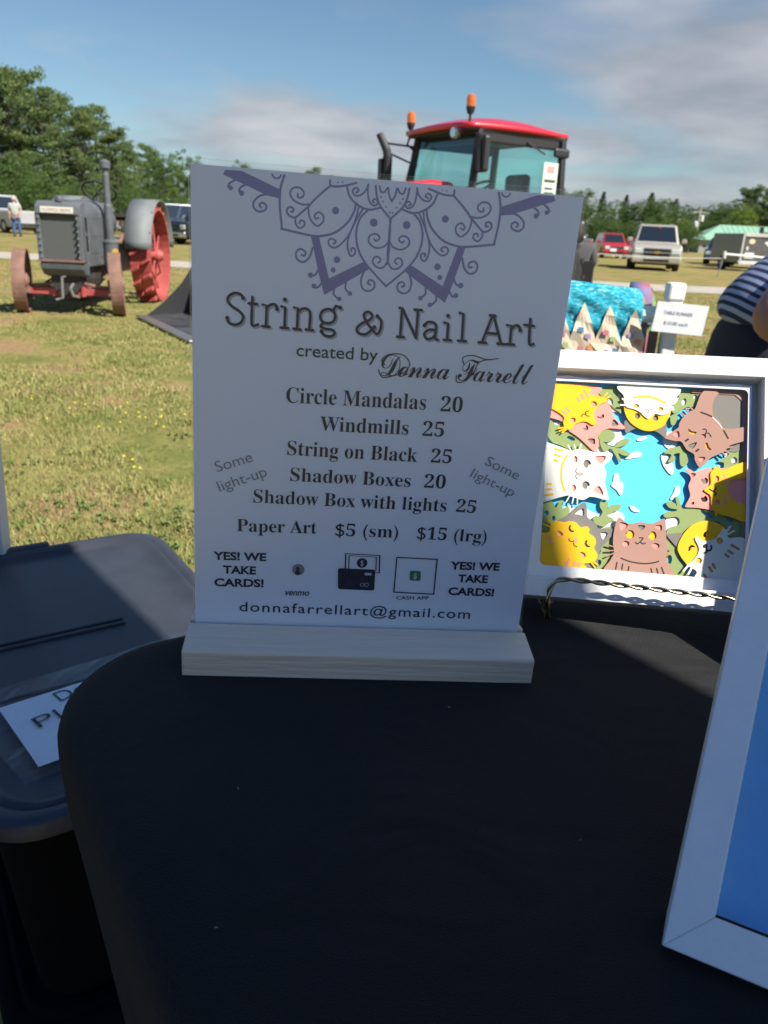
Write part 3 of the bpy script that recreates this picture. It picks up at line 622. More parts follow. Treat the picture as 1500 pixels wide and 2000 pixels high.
silver=mat('champagne metallic paint',(.46,.43,.38),.38,metal=.35,coat=.5); white=mat('white car paint',(.36,.36,.37),.35,coat=.5); red=mat('red car paint',(.42,.015,.03),.3,coat=.6); dnavy=mat('dark blue car paint',(.02,.035,.07),.25,coat=.7,spec=.7); dgrey=mat('grey car paint',(.16,.17,.18),.35,metal=.4,coat=.5); bluep=mat('slate blue car paint',(.10,.16,.28),.35,metal=.3,coat=.6); blackp=mat('black car paint',(.012,.014,.018),.25,coat=.7)
t,zb,h=car('champagne coloured SUV parked facing the camera in the middle of the row',(11.35,36.1),R(-14),silver,5.1,2.02,1.84,cat='car')
gold=mat('gold badge',(.55,.33,.08),.4,metal=.6); e=MB().box((0,-h-.065,zb*.66),(.26,.02,.07)); e.box((0,-h-.065,zb*.66),(.12,.021,.11)); obj('badge',e,gold,t,bevel=.006)
for s in (-1,1): obj('roof_rail',MB().tube([(s*.62,-.6,1.86),(s*.62,-.4,1.90),(s*.62,1.7,1.90),(s*.62,1.9,1.86)],.018,6),chrome,t)
obj('interior_sticker',MB().box((.05,-1.02,1.72),(.12,.02,.06)),redl,t)
t,zb,h=car('small red SUV parked behind the grey pickup truck',(15.0,57.3),R(-4),red,4.4,1.8,1.62); obj('number_plate',MB().box((-.25,-h-.13,.55),(.42,.02,.2)),whitep,t)
t,zb,h=car('grey pickup truck with its tailgate toward the camera, cut off by the price sign',(8.1,39.4),PI+R(-6),dgrey,5.6,1.98,1.92,kind='pickup')
car('dark blue SUV parked nose toward the camera near the green roofed building',(20.9,52.6),R(-24),dnavy,4.6,1.85,1.62)
car('slate blue car half hidden behind the boxy grey trailer',(19.9,47.0),R(-28),bluep,4.6,1.85,1.66,front='x')
car('small dark car far away left of the green roofed building',(58,165),R(60),dnavy,4.6,1.9,1.6)
car('silver white pickup truck parked beside the man in jeans',(-22.0,45.6),PI+R(50),white,5.8,2.0,1.95,kind='pickup')
car('white SUV parked behind the pale pickup on the left',(-21.3,54.5),R(-60),white,4.8,1.95,1.95)
car('dark SUV parked behind the old tractor rear wheel',(-11.6,42.5),R(-62),dnavy,5.0,1.95,1.86,group=None)
car('black pickup truck parked next to the dark SUV, its front beside the price sign',(-8.8,40.4),R(-40),blackp,5.4,1.98,1.86,kind='pickup',front='chrome')
# --- trailer with dark door panel
tp=mat('weathered white trailer frame',(.50,.48,.46),.6,var=.1,scale=6); dp=mat('dark grey trailer door',(.085,.083,.078),.75,var=.15,scale=5)
tr=thing('box_trailer','boxy grey trailer with stickers on its dark rear door and gear on the roof','trailer',(17.55,39.6,0),R(6))
obj('body',MB().box((0,1.4,1.05),(2.0,2.8,1.35)),dgrey,tr,bevel=.03)
obj('door_panel',MB().box((.03,-.02,1.06),(1.70,.06,1.06)),dp,tr)
for (cx_,cz,wx,wz) in ((-.93,1.05,.09,1.36),(.95,1.05,.09,1.36),(0,1.70,1.8,.12),(0,1.62,1.7,.05),(0,.44,2.05,.10)): obj('frame_bar',MB().box((cx_,-.05,cz),(wx,.10,wz)),tp,tr,bevel=.01)
obj('bumper',MB().box((0,-.14,.36),(2.1,.12,.12)),tp,tr,bevel=.02)
for x_,z_,rx_,rz_,c_ in ((-.48,1.38,.16,.12,(.62,.58,.35)),(.30,1.34,.14,.06,(.7,.7,.7)),(.42,1.26,.13,.07,(.72,.72,.72)),(-.66,1.06,.06,.10,(.6,.6,.6))): obj('sticker',MB().lathe([(.001,-.005),(1,-.005),(1,.005),(.001,.005)],(0,0,0),'Y',14),mat('sticker %.2f'%c_[2],c_,.6),tr,loc=(x_,-.055,z_)).scale=(rx_,1,rz_)
obj('number_plate',MB().box((-.52,-.06,.74),(.46,.03,.26)),whitep,tr)
for s in (-1,1): wheel(tr,s*.9,1.6,.34,.22,chrome)
gear=thing('roof_gear','folded dark gear strapped on the trailer roof','gear',(17.7,40.4,1.76)); g_=MB(); g_.box((.12,0,.14),(.14,.14,.26)); g_.box((.1,0,.28),(.22,.1,.05)); g_.tube([(.2,0,.04),(.9,0,.08),(1.3,.1,.04)],.03,6); obj('bundle',g_,blk,gear)
# --- barrier pipe with a stand
pipe=mat('white pipe',(.70,.69,.67),.5); ba=thing('pipe_barrier','white pipe barrier on a thin stand in front of the trailer','barrier',(12.35,30.9,0))
obj('stand',MB().tube([(-.05,0,0),(.06,0,.82)],.022,8),mat('galvanised stand',(.33,.33,.33),.5,metal=.5),ba); obj('rail',MB().tube([(.06,0,.82),(.9,.1,.79),(1.95,.2,.74)],.04,8),pipe,ba); obj('rail_cap',MB().tube([(.05,0,.92),(.08,0,.66)],.055,10),pipe,ba)
rp=thing('rope_line','thin white rope line strung low in front of the champagne SUV','rope',(8.2,30.9,0)); obj('rope',MB().tube([(-2,0,.64),(0,0,.60),(2.2,0,.585),(4.15,0,.66)],.011,6),pipe,rp); obj('stake',MB().tube([(-2,0,0),(-2,0,.72)],.02,6),pipe,rp)
obj('rope_lower',MB().tube([(0,0,.57),(1.5,.02,.53),(2.3,0,.585)],.009,6),pipe,rp)

# ================================================================ BUILDINGS, POLE
bl=thing('low_building','long low building with a pale green metal roof behind the parked cars','building',(62.0,139,0),R(-4)); bl.scale=(.93,.93,.93)
gm=mat('pale green metal roof',(.26,.46,.33),.5,metal=.1,var=.05,scale=1.5); wlm=mat('grey siding',(.33,.34,.30),.85,var=.08,scale=1)
obj('wall',MB().box((0,0,1.15),(25.4,9.6,2.5)),wlm,bl)
rf=MB(); rf.add([(-13.2,-5.4,2.25),(13.2,-5.4,2.25),(13.2,5.4,2.25),(-13.2,5.4,2.25),(-8.2,0,4.95),(13.2,0,4.95)],[(0,1,5,4),(1,2,5),(2,3,4,5),(3,0,4),(3,2,1,0)]); obj('roof',rf,gm,bl)
rs=None
for k in range(24):
    x_=-8+k*.9; 
    mb_=MB().tube([(0,-5.42,2.28),(0,-.05,4.96)],.035,4)
    if rs is None: rs=obj('roof_seam',mb_,gm,bl,loc=(x_,0,0))
    else: c=rs.copy(); COL.objects.link(c); c.parent=bl; c.location=(x_,0,0)
for k in range(5): obj('door',MB().box((-8+k*4.6,-4.83,1.0),(2.6,.08,2.0)),mat('pale door',(.42,.43,.40),.7),bl)
bn=thing('brown_barn','dark brown barn partly seen behind the trees at the right edge','barn',(86.5,188,0),R(-8)); obj('wall',MB().box((0,0,3.6),(10,9,7.6)),mat('dark brown boards',(.045,.030,.030),.9,var=.2,scale=4,stretch=(4,4,.3)),bn)
rf=MB(); rf.add([(-5.4,-4.9,7.2),(5.4,-4.9,7.2),(5.4,4.9,7.2),(-5.4,4.9,7.2),(-5.4,0,10.0),(5.4,0,10.0)],[(0,1,5,4),(1,2,5),(2,3,4,5),(3,0,4),(3,2,1,0)]); obj('roof',rf,mat('dark barn roof',(.05,.04,.045),.8),bn)
pl=thing('utility_pole','wooden utility pole with pale transformers in front of the far trees','pole',(52.4,144.5,0)); wood=mat('weathered pole',(.42,.37,.30),.85); obj('pole',MB().tube([(0,0,0),(.1,0,7.4)],.20,10,r2=.13),wood,pl)
obj('crossarm',MB().box((0,0,6.6),(2.2,.14,.16)),wood,pl)
for x_,z_ in ((.52,5.6),(-.42,4.6)): obj('transformer',MB().lathe([(.001,-.5),(.3,-.5),(.34,-.4),(.34,.4),(.25,.5),(.001,.55)],(x_,0,z_),'Z',14),mat('pale grey transformer',(.60,.61,.58),.5),pl)
cone=thing('orange_sign_post','orange marker at the left edge beside the pale pickup','marker',(-20.6,41.0,0)); obj('board',MB().frustum((-.35,.35,-.25,.25),(-.06,.06,-.06,.06),0,1.0),mat('faded orange',(.55,.22,.10),.7),cone)

# ================================================================ OLD TRACTOR
tg=mat('weathered grey paint',(.10,.11,.12),.62,var=.22,scale=5,bump=.25,bscale=30); tg2=mat('lighter grey fender paint',(.165,.18,.185),.62,var=.1,scale=4,bump=.12,bscale=25); rust=mat('rusty brown steel',(.17,.09,.068),.85,col2=(.26,.145,.11),scale=9,bump=.3,bscale=50)
tred=mat('faded red paint',(.33,.055,.05),.6,col2=(.46,.10,.09),scale=5,bump=.25,bscale=28); dk=mat('oily dark iron',(.035,.032,.03),.7,var=.3,scale=8); coret=mat('radiator core',(.085,.09,.09),.75,bump=.6,bscale=140)
ot=thing('antique_tractor','antique grey tractor with rusty front wheels and red spoked rear wheels on the grass','tractor',(-3.69,9.02,0),R(4))
def swheel(name,x,y,r,wd_,m,spk,lugs=False,ins=0):
    wv=obj(name,MB().lathe([(r-.028,-wd_/2),(r,-wd_/2),(r,wd_/2),(r-.028,wd_/2),(r-.028,-wd_/2)],(0,0,0),'X',40),m,ot,loc=(x,y,r),bevel=.004)
    for k in range(spk):
        a=2*PI*k/spk; off=(.5 if k%2 else -.5)*wd_*.45; s_=MB().tube([(off,.07*math.cos(a),.07*math.sin(a)),(0,(r-.03)*math.cos(a),(r-.03)*math.sin(a))],.013,6); obj('spoke',s_,m,wv)
    obj('hub',MB().lathe([(.001,-wd_*.62),(.05,-wd_*.62),(.085,-wd_*.4),(.085,wd_*.4),(.05,wd_*.62),(.001,wd_*.62)],(0,0,0),'X',18),m,wv)
    return wv
for s in (-1,1):
    fw=swheel('front_wheel',s*.525,0,.345,.135,rust,10); fw.rotation_euler=(0,R(-s*2),R(14))
    rw=swheel('rear_wheel',s*.49,1.90,.60,.27,tred,14)
    lg=None
    for k in range(20):
        for q_ in (-1,1):
            a=2*PI*(k+(.25 if q_>0 else -.25))/20
            if lg is None: lg=obj('lug',MB().box((0,0,.035),(.115,.035,.075),rz=.5),tred,rw,bevel=.004)
            else: c=lg.copy(); COL.objects.link(c); c.parent=rw; lg_=c
            o=lg if k==0 and q_==-1 else c
            o.matrix_local=Matrix.Rotation(a,4,'X')@Matrix.Translation((q_*.07,0,.60))@Matrix.Rotation(0 if q_<0 else PI,4,'Z')
    # fender: curved plate over front and top of the wheel
    rr_=.70; P=[]
    fm_=MB(); pr=[(rr_*math.cos(a),rr_*math.sin(a)) for a in [R(8+ (172-8)*k/22) for k in range(23)]]
    V=[(s*.49-.17,1.90-c_,.60+s_) for c_,s_ in pr]+[(s*.49+.17,1.90-c_,.60+s_) for c_,s_ in pr]
    fm_.add(V,[(i,i+1,i+24,i+23) for i in range(22)]); fo_=obj('fender',fm_,tg2,ot,smooth=True); so_=fo_.modifiers.new('sheet','SOLIDIFY'); so_.thickness=.012; so_.offset=0
    sid=MB(); cc=[(s*.49-s*.17,1.90,.66)]; V=[(s*.49-s*.17,1.90-c_*.99,.60+s_*.99) for c_,s_ in pr]; sid.add(V+cc,[(i,i+1,23) for i in range(22)]); obj('fender_side',sid,tg2,ot)
obj('front_axle',MB().box((0,0,.245),(.92,.07,.075)),tred,ot,bevel=.008)
for s in (-1,1):
    obj('axle_strap',MB().tube([(s*.05,.0,.36),(s*.30,-.01,.31),(s*.45,0,.30)],.02,6),rust,ot); obj('steering_knuckle',MB().box((s*.46,0,.30),(.06,.09,.18)),rust,ot,bevel=.01)
    obj('axle_clamp',MB().box((s*.16,-.01,.25),(.04,.10,.11)),tred,ot,bevel=.005)
obj('axle_pivot',MB().box((0,.02,.33),(.16,.12,.18)),tred,ot,bevel=.015)
obj('tie_rod',MB().tube([(-.46,.14,.28),(.46,.14,.28)],.014,6),rust,ot)
# radiator
obj('radiator_core',MB().box((0,-.12,.82),(.46,.10,.46)),coret,ot)
for s in (-1,1):
    rc=obj('radiator_column',MB().box((s*.255,-.13,.82),(.06,.15,.50)),tg,ot,bevel=.012)
    for k in range(7): obj('bolt',MB().lathe([(.001,-.018),(.012,-.018),(.012,0)],(s*.235,-.205,.62+k*.068),'Y',8),tg2,rc)
up=MB(); up.prismx([(-.215,1.065),(-.20,1.15),(-.10,1.20),(0,1.20),(0,1.06),(-.20,1.055)],-.275,.275); tk=obj('radiator_top_tank',up,tg,ot,bevel=.022,seg=3)
plt=obj('name_plate',MB().box((0,-.2135,1.108),(.40,.008,.062),M=Matrix.Rotation(R(-10),3,'X')),mat('cream enamel',(.60,.58,.50),.6),tk)
me=textmesh('McCORMICK-DEERING'); fit_text(me,-.18,.18,-.016,.032,0); me.materials.append(mat('faded red lettering',(.22,.07,.05),.7)); o=bpy.data.objects.new('lettering',me); COL.objects.link(o); o.parent=tk; o.matrix_local=Matrix.Translation((0,-.2195,1.108))@Matrix.Rotation(R(80),4,'X')
obj('filler_cap',MB().lathe([(.001,.05),(.045,.05),(.05,.03),(.05,0)],(0,-.09,1.20),'Z',14),tg,tk)
lo=MB(); lo.prismx([(-.215,.575),(-.20,.50),(-.14,.43),(.02,.40),(.02,.585)],-.275,.275); obj('radiator_bottom_tank',lo,tg,ot,bevel=.03,seg=3)
obj('trim_strip',MB().box((0,-.2,.585),(.58,.05,.02)),rust,ot)
# hood (rounded), side panels, engine
hp=[(.275*math.cos(a),1.05+.17*math.sin(a)) for a in [PI*k/14 for k in range(15)]]
hv=[(x_,-.02,z_) for x_,z_ in hp]+[(x_*.98,1.12,z_+.02) for x_,z_ in hp]; n_=15
obj('hood',MB().add(hv,[(i,i+1,i+n_+1,i+n_) for i in range(n_-1)]+[tuple(range(n_)),tuple(range(2*n_-1,n_-1,-1))]),tg,ot,bevel=0)
for s in (-1,1):
    sp_=MB().box((s*.268,.56,.86),(.02,1.02,.40)); obj('side_panel',sp_,tg,ot,bevel=.006); obj('lower_rail',MB().box((s*.255,.56,.60),(.04,1.16,.16)),tg,ot,bevel=.012)
    for k in range(3): obj('vent_hole',MB().lathe([(.001,s*.012),(.022,s*.012)],(s*.276,.35+k*.22,.62),'X',10),dk,ot)
obj('engine_block',MB().box((0,.62,.60),(.40,1.2,.46)),dk,ot,bevel=.03); obj('oil_pan',MB().lathe([(.001,-.2),(.17,-.2),(.19,.3),(.15,.7)],(0,.1,.38),'Y',14),dk,ot)
obj('gearbox',MB().box((0,1.62,.60),(.42,.95,.42)),tg,ot,bevel=.05); obj('rear_axle',MB().tube([(-.5,1.9,.6),(.5,1.9,.6)],.10,12),tg,ot)
obj('fuel_tank',MB().lathe([(.001,1.12),(.17,1.13),(.19,1.2),(.19,1.42),(.001,1.45)],(0,0,1.0),'Y',18),tg,ot)
for s in (-1,1):
    for k in range(6): obj('louvre',MB().box((s*.243,.18+k*.075,.93),(.012,.012,.16)),tg,ot,bevel=.003)
    for k in range(9): obj('rivet',MB().ball((s*.233,.02+k*.13,1.045),.008,6,(.6,1,1)),tg2,ot)
    for k in range(6): a_=R(25+k*25); obj('rivet',MB().ball((s*.49+.15*s,1.90-.708*math.cos(a_),.60+.708*math.sin(a_)),.011,6),tg,ot)
    obj('drag_link',MB().tube([(s*.30,.10,.33),(s*.22,1.2,.52)],.013,6),rust,ot)
obj('hood_strap',MB().tube([(.236*math.cos(a)*1.0,.56,1.06+.172*math.sin(a)) for a in [PI*k/12 for k in range(13)]],.006,5),tg,ot)
obj('exhaust_elbow',MB().tube([(.24,.9,.78),(.34,.95,.78),(.36,1.0,.86)],.03,8),rust,ot); obj('carburettor',MB().box((.27,.85,.68),(.10,.14,.12)),dk,ot,bevel=.02)
# crank, air stack, steering wheel, seat
obj('crank_handle',MB().tube([(.02,-.2,.42),(.02,-.30,.42),(.01,-.30,.20),(-.06,-.31,.18)],.014,8),mat('bare steel',(.38,.37,.36),.45,metal=.7),ot); obj('hose',MB().tube([(.09,-.16,.34),(.08,-.24,.30),(.10,-.22,.22),(.14,-.15,.2)],.016,8),mat('bare steel',(.38,.37,.36),.45),ot)
stk=MB().lathe([(.001,-.18),(.075,-.18),(.08,-.14),(.08,.16),(.085,.17),(.085,.19),(.050,.21),(.046,.58),(.036,.61),(.036,.92),(.030,.94),(.030,.97),(.060,.99),(.063,1.06),(.02,1.085),(.001,1.09)],(0,0,0),'Z',20)
obj('air_cleaner',stk,tg,ot,loc=(.345,.62,.60),smooth=False,bevel=.003)
yl_=obj('yellow_tag',MB().lathe([(.001,-.01),(.035,-.01),(.035,0)],(.40,.50,.68),'Y',12),mat('yellow tag',(.62,.40,.05),.6),ot)
sw_=MB(); ctr=Vector((-.02,1.48,1.36)); nrm_=Vector((0,.55,.83)).normalized(); u_=Vector((1,0,0)); v_=nrm_.cross(u_); ringp=[ctr+(u_*math.cos(2*PI*k/28)+v_*math.sin(2*PI*k/28))*.205 for k in range(29)]
sw_.tube(ringp,.014,8,cap=False)
so2=obj('steering_wheel',sw_,dk,ot,smooth=True)
for k in range(4): obj('wheel_spoke',MB().tube([ctr,ringp[k*7+3]],.009,6),dk,so2)
obj('steering_column',MB().tube([ctr,(0,1.15,1.02)],.018,8),dk,ot)
obj('seat',MB().lathe([(.001,0),(.16,.01),(.2,.05),(.205,.09)],(0,2.05,1.02),'Z',16),dk,ot); obj('seat_spring',MB().tube([(0,1.7,.8),(0,2.0,.9),(0,2.05,1.02)],.025,6),dk,ot)

for o in ot.children:
    if o.name.split('.')[0] in ('radiator_core','radiator_column','radiator_top_tank','radiator_bottom_tank','trim_strip','hood','side_panel','lower_rail','engine_block'): o.scale=(.86,1,1)
    if o.name.split('.')[0]=='air_cleaner': o.location.x-=.03
# ================================================================ MODERN RED TRACTOR
mred=mat('bright red tractor paint',(.62,.022,.045),.32,coat=.6); bplas=mat('black tractor plastic',(.022,.022,.026),.5); tint=glassmat('teal tinted cab glass',(.80,.965,.95),.02)
H_=Vector((-.86,-.51,0)).normalized(); ang=math.atan2(H_.y,H_.x)+PI/2   # local -y = heading
mt=thing('red_tractor','modern red tractor with a glass cab, amber beacons and front bucket behind the price sign','tractor',(1.14,10.05,0),ang)
# local: x = right-hand side seen from behind is -x ... -y forward
CW,CL0,CL1=.70,-.78,.46; zf,zr=1.02,2.13
tp0=.62
cr_=[(-CW,CL0-.10,zf),(CW,CL0-.10,zf),(CW,CL1,zf),(-CW,CL1,zf)]; ct=[(-tp0,CL0+.05,zr),(tp0,CL0+.05,zr),(tp0,CL1-.02,zr),(-tp0,CL1-.02,zr)]
for a,b in zip(cr_,ct): obj('cab_pillar',MB().tube([a,b],.045,8),bplas,mt)
for P in (ct,cr_): 
    for i in range(4): obj('cab_rail',MB().tube([P[i],P[(i+1)%4]],.04,8),bplas,mt)
for i in range(4):
    j=(i+1)%4; mb_=MB().add([cr_[i],cr_[j],ct[j],ct[i]],[(0,1,2,3)]); o=obj('cab_glass',mb_,tint,mt); sm=o.modifiers.new('pane','SOLIDIFY'); sm.thickness=.006
# door frame lines and header band inside the glass
for s in (-1,1):
    obj('header_band',MB().box((s*(tp0+.0),-.17,zr-.06),(.05,1.10,.13)),bplas,mt,bevel=.02)
hb=MB(); hb.prismx([(CL0+.07,zr+.0),(CL0+.04,zr-.14),(CL0+.36,zr-.08),(CL0+.42,zr)],-tp0+.03,tp0-.03); obj('head_liner',hb,bplas,mt,bevel=.02)
# roof: crowned shell
rv=[];rfn=[];nx_,ny_=12,14
for j in range(ny_+1):
    for i in range(nx_+1):
        u=i/nx_*2-1; v=j/ny_*2-1; ex_=math.copysign(abs(u)**.9,u); x_=ex_*(.70-.05*v*v); y_=-.20+v*(.745-.05*u*u); z_=zr+.05+.13*(1-abs(u)**2.6)*(1-abs(v)**2.4)
        rv.append((x_,y_,z_))
for j in range(ny_):
    for i in range(nx_): a=j*(nx_+1)+i; rfn.append((a,a+1,a+nx_+2,a+nx_+1))
ro=obj('roof',MB().add(rv,rfn),mred,mt,smooth=True); s_=ro.modifiers.new('shell','SOLIDIFY'); s_.thickness=.05; s_.offset=-1
obj('roof_skirt',MB().box((0,-.19,zr+.01),(1.30,1.38,.07)),bplas,mt,bevel=.03)
amber=mat('amber beacon lens',(.85,.20,.015),.15,coat=.9); amber.node_tree.nodes['Principled BSDF'].inputs['Transmission Weight'].default_value=.35
def beacon(x_,y_,z0,hgt):
    b_=obj('beacon',MB().lathe([(.001,.0),(.03,.0),(.045,.04),(.05,.07),(.001,.07)],(x_,y_,z0+hgt),'Z',14),bplas,mt); obj('beacon_lens',MB().lathe([(.048,.07),(.05,.13),(.042,.17),(.02,.19),(.001,.192)],(x_,y_,z0+hgt),'Z',16),amber,b_); obj('beacon_stalk',MB().tube([(x_,y_,z0-.02),(x_,y_,z0+hgt+.01)],.014,8),bplas,b_)
beacon(-.60,-.86,2.12,.08) ; beacon(.60,-.86,2.16,.10)
obj('bracket',MB().tube([(-.60,-.80,1.98),(-.66,-.86,2.04),(-.60,-.86,2.14)],.014,6),bplas,mt)
wl_=obj('work_light',MB().lathe([(.001,-.02),(.05,-.02),(.062,0),(.05,.05),(.001,.06)],(.50,-.98,2.08),'Y',16),chrome,mt)
# mirror at the near corner, and side mirror arm at the far corner
obj('mirror_arm',MB().tube([(.62,-.78,2.08),(.80,-.84,2.05),(.82,-.86,1.70)],.014,6),bplas,mt); obj('mirror',MB().box((.80,-.80,1.87),(.17,.08,.36)),bplas,mt,bevel=.03)
obj('mirror_arm',MB().tube([(-.64,-.74,2.02),(-1.0,-.98,2.07)],.012,6),bplas,mt); obj('mirror_arm',MB().tube([(-.64,-.74,1.82),(-1.0,-.98,1.98)],.012,6),bplas,mt); obj('mirror_bracket',MB().tube([(-.64,-.74,2.04),(-.64,-.74,1.80)],.022,6),bplas,mt)
# exhaust on the far side of the hood
ex=MB().tube([(0,0,0),(0,0,.30),(0,0,.78),(-.01,-.02,.86),(-.05,-.06,.96),(-.075,-.09,1.03)],[.055,.055,.055,.05,.045,.042],14); obj('exhaust_stack',ex,bplas,mt,loc=(-.80,-1.04,1.12)); obj('heat_shield',MB().box((-.865,-1.08,1.62),(.06,.10,.52)),bplas,mt,bevel=.02)
obj('rod',MB().tube([(-.93,-1.1,1.45),(-.90,-1.1,1.7),(-.82,-1.06,2.02)],.007,5),bplas,mt); obj('hook_rail',MB().tube([(-.42,-.93,1.45),(-.50,-.95,1.62),(-.46,-.93,1.80),(-.40,-.90,1.84)],.009,5),bplas,mt)
hd=MB(); hd.prismx([(-.82,1.0),(-.82,1.60),(-1.1,1.615),(-2.35,1.42),(-2.5,1.30),(-2.52,.85),(-.82,.75)],-.38,.38); obj('hood',hd,mred,mt,bevel=.06,seg=3)
obj('hood_vent',MB().box((.383,-1.6,1.2),(.012,.9,.22)),bplas,mt); obj('grille',MB().box((0,-2.52,1.05),(.5,.03,.36)),bplas,mt)
obj('chassis',MB().box((0,-.8,.72),(.5,3.2,.42)),bplas,mt,bevel=.04)
for s in (-1,1):
    fd_=MB(); pr=[(.78*math.cos(a),.78*math.sin(a)) for a in [R(20+140*k/14) for k in range(15)]]; V=[(s*.70-.22,.08-c_*.84,.58+s_*.84) for c_,s_ in pr]+[(s*.70+.16,.08-c_*.84,.58+s_*.84) for c_,s_ in pr]; fd_.add(V,[(i,i+1,i+16,i+15) for i in range(14)]); o=obj('rear_fender',fd_,mred,mt,smooth=True); o.modifiers.new('sheet','SOLIDIFY').thickness=.02
    for (yy,rad,ww,nm) in ((.12,.60,.38,'rear_wheel'),(-1.95,.47,.30,'front_wheel')):
        w_=obj(nm,MB().lathe([(rad*.55,-ww/2),(rad*.9,-ww/2),(rad,-ww*.4),(rad,ww*.4),(rad*.9,ww/2),(rad*.55,ww/2),(rad*.52,0),(rad*.55,-ww/2)],(0,0,0),'X',30),tyre,mt,loc=(s*.76,yy,rad)); obj('rim',MB().lathe([(rad*.54,s*ww*.35),(rad*.45,s*ww*.15),(.12,s*ww*.2),(.001,s*ww*.25)],(0,0,0),'X',20),mat('silver rim',(.5,.5,.5),.4,metal=.6),w_)
        tl=MB()
        for k in range(20):
            a=2*PI*k/20
            for q_ in (-1,1):
                c0=Vector((q_*ww*.24,math.cos(a+q_*.07)*(rad+.012),math.sin(a+q_*.07)*(rad+.012))); tl.box(c0,(ww*.42,.05,.05),M=Matrix.Rotation(a,3,'X'))
        obj('tyre_tread',tl,tyre,w_)
    obj('loader_arm',MB().tube([(s*.52,-.9,1.15),(s*.52,-1.6,1.2),(s*.52,-2.6,.75),(s*.52,-3.15,.42)],.06,8),bplas,mt)
obj('cross_tube',MB().tube([(-.52,-2.7,.68),(.52,-2.7,.68)],.05,8),bplas,mt)
obj('seat',MB().box((0,.12,1.25),(.46,.42,.12)),bplas,mt,bevel=.04); obj('seat_back',MB().box((0,.34,1.55),(.42,.10,.45)),bplas,mt,bevel=.05)
o=MB(); ctr=Vector((0,-.28,1.58)); o.tube([ctr+Vector((math.cos(2*PI*k/20)*.19,math.sin(2*PI*k/20)*.17,math.sin(2*PI*k/20)*.09)) for k in range(21)],.016,6,cap=False); obj('steering_wheel',o,bplas,mt,smooth=True); obj('dash',MB().box((0,-.60,1.25),(.42,.30,.55)),bplas,mt,bevel=.05)
obj('lever',MB().tube([(.42,.0,1.25),(.43,-.06,1.62),(.46,-.05,1.72)],.012,6),bplas,mt)
cardm=mat('sale card',(.62,.72,.58),.7)
gx=.676; cd_=obj('window_card',MB().box((gx,.26,1.70),(.008,.21,.34)),cardm,mt); cd_.rotation_euler=(0,0,0)
for y_,z_,w2,h2,c_ in ((.26,1.80,.10,.07,(.50,.30,.28)),(.26,1.68,.16,.03,(.05,.08,.06)),(.25,1.60,.12,.02,(.05,.08,.06)),(.26,1.55,.14,.02,(.05,.08,.06))): obj('card_print',MB().box((gx+.006,y_,z_),(.004,w2,h2)),mat('card print %.2f'%c_[0],c_,.7),cd_)
obj('wiper',MB().tube([(.66,-.1,2.05),(.668,.16,1.95)],.01,5),bplas,mt); obj('grab_bar',MB().box((.67,.40,1.98),(.05,.22,.10)),bplas,mt,bevel=.03)
# bucket: curved back, side plates, cutting edge
bx0,bx1=-1.02,1.02; by=-3.35
pr=[(-.62,.03),(-.30,.035),(-.10,.05),(.06,.12),(.13,.25),(.14,.40),(.10,.54),(.02,.63)]
bk=MB(); V=[(bx0,by+y_,z_) for y_,z_ in pr]+[(bx1,by+y_,z_) for y_,z_ in pr]; k_=len(pr); bk.add(V,[(i,i+1,i+k_+1,i+k_) for i in range(k_-1)])
steelw=mat('worn bucket steel',(.13,.13,.135),.42,metal=.5,col2=(.05,.05,.055),scale=5,bump=.1,bscale=30)
bu=obj('bucket',bk,steelw,mt); bu.modifiers.new('plate','SOLIDIFY').thickness=.014
for xx in (bx0,bx1):
    sd_=MB(); P=[(-.62,.03),(-.40,.20),(-.20,.40),(-.06,.60),(.0,.64),(.02,.63),(.10,.54),(.14,.40),(.13,.25),(.06,.12),(-.10,.05),(-.30,.035)]; sd_.prismx([(by+a,b) for a,b in P],xx-.008,xx+.008); obj('bucket_side',sd_,bplas,bu)
obj('cutting_edge',MB().box((0,by-.66,.03),(2.08,.16,.02)),mat('bright worn edge',(.42,.42,.42),.35,metal=.8),bu,bevel=.004); obj('bucket_lip',MB().tube([(bx0,by+.02,.64),(bx1,by+.02,.64)],.03,8),bplas,bu)
obj('bucket_mount',MB().box((0,by+.22,.35),(1.2,.12,.35)),bplas,mt)

# ================================================================ PEOPLE
def skin_body(name,joints,edges,m,parent,root=0,sub=2,pos=None):
    me=bpy.data.meshes.new(name); me.from_pydata([j[0] for j in joints],edges,[]); me.update()
    o=bpy.data.objects.new(name,me); COL.objects.link(o); sk=o.modifiers.new('skin','SKIN'); sk.use_smooth_shade=True
    for i,j in enumerate(joints):
        r_=j[1]; me.skin_vertices[0].data[i].radius=(r_,r_) if not isinstance(r_,tuple) else r_
        me.skin_vertices[0].data[i].use_root=(i==root)
    s_=o.modifiers.new('smooth','SUBSURF'); s_.levels=s_.render_levels=sub
    bpy.context.view_layer.update(); dg=bpy.context.evaluated_depsgraph_get(); me2=bpy.data.meshes.new_from_object(o.evaluated_get(dg)); bpy.data.objects.remove(o)
    me2.name=name; me2.materials.clear(); me2.materials.append(m)
    for p in me2.polygons: p.use_smooth=True
    o=bpy.data.objects.new(name,me2); COL.objects.link(o); o.parent=parent; return o
skin_=mat('skin',(.42,.23,.17),.55,spec=.4); skind=mat('shade darkened skin',(.30,.155,.12),.5,spec=.4); jeans=mat('blue denim',(.05,.10,.22),.85,var=.15,scale=14); gshirt=mat('heather grey shirt',(.42,.42,.40),.9); hairg=mat('grey hair',(.45,.40,.36),.8); hairb=mat('dark hair',(.02,.015,.013),.7)  # the woman's skin colour is darkened for the shade on her arm
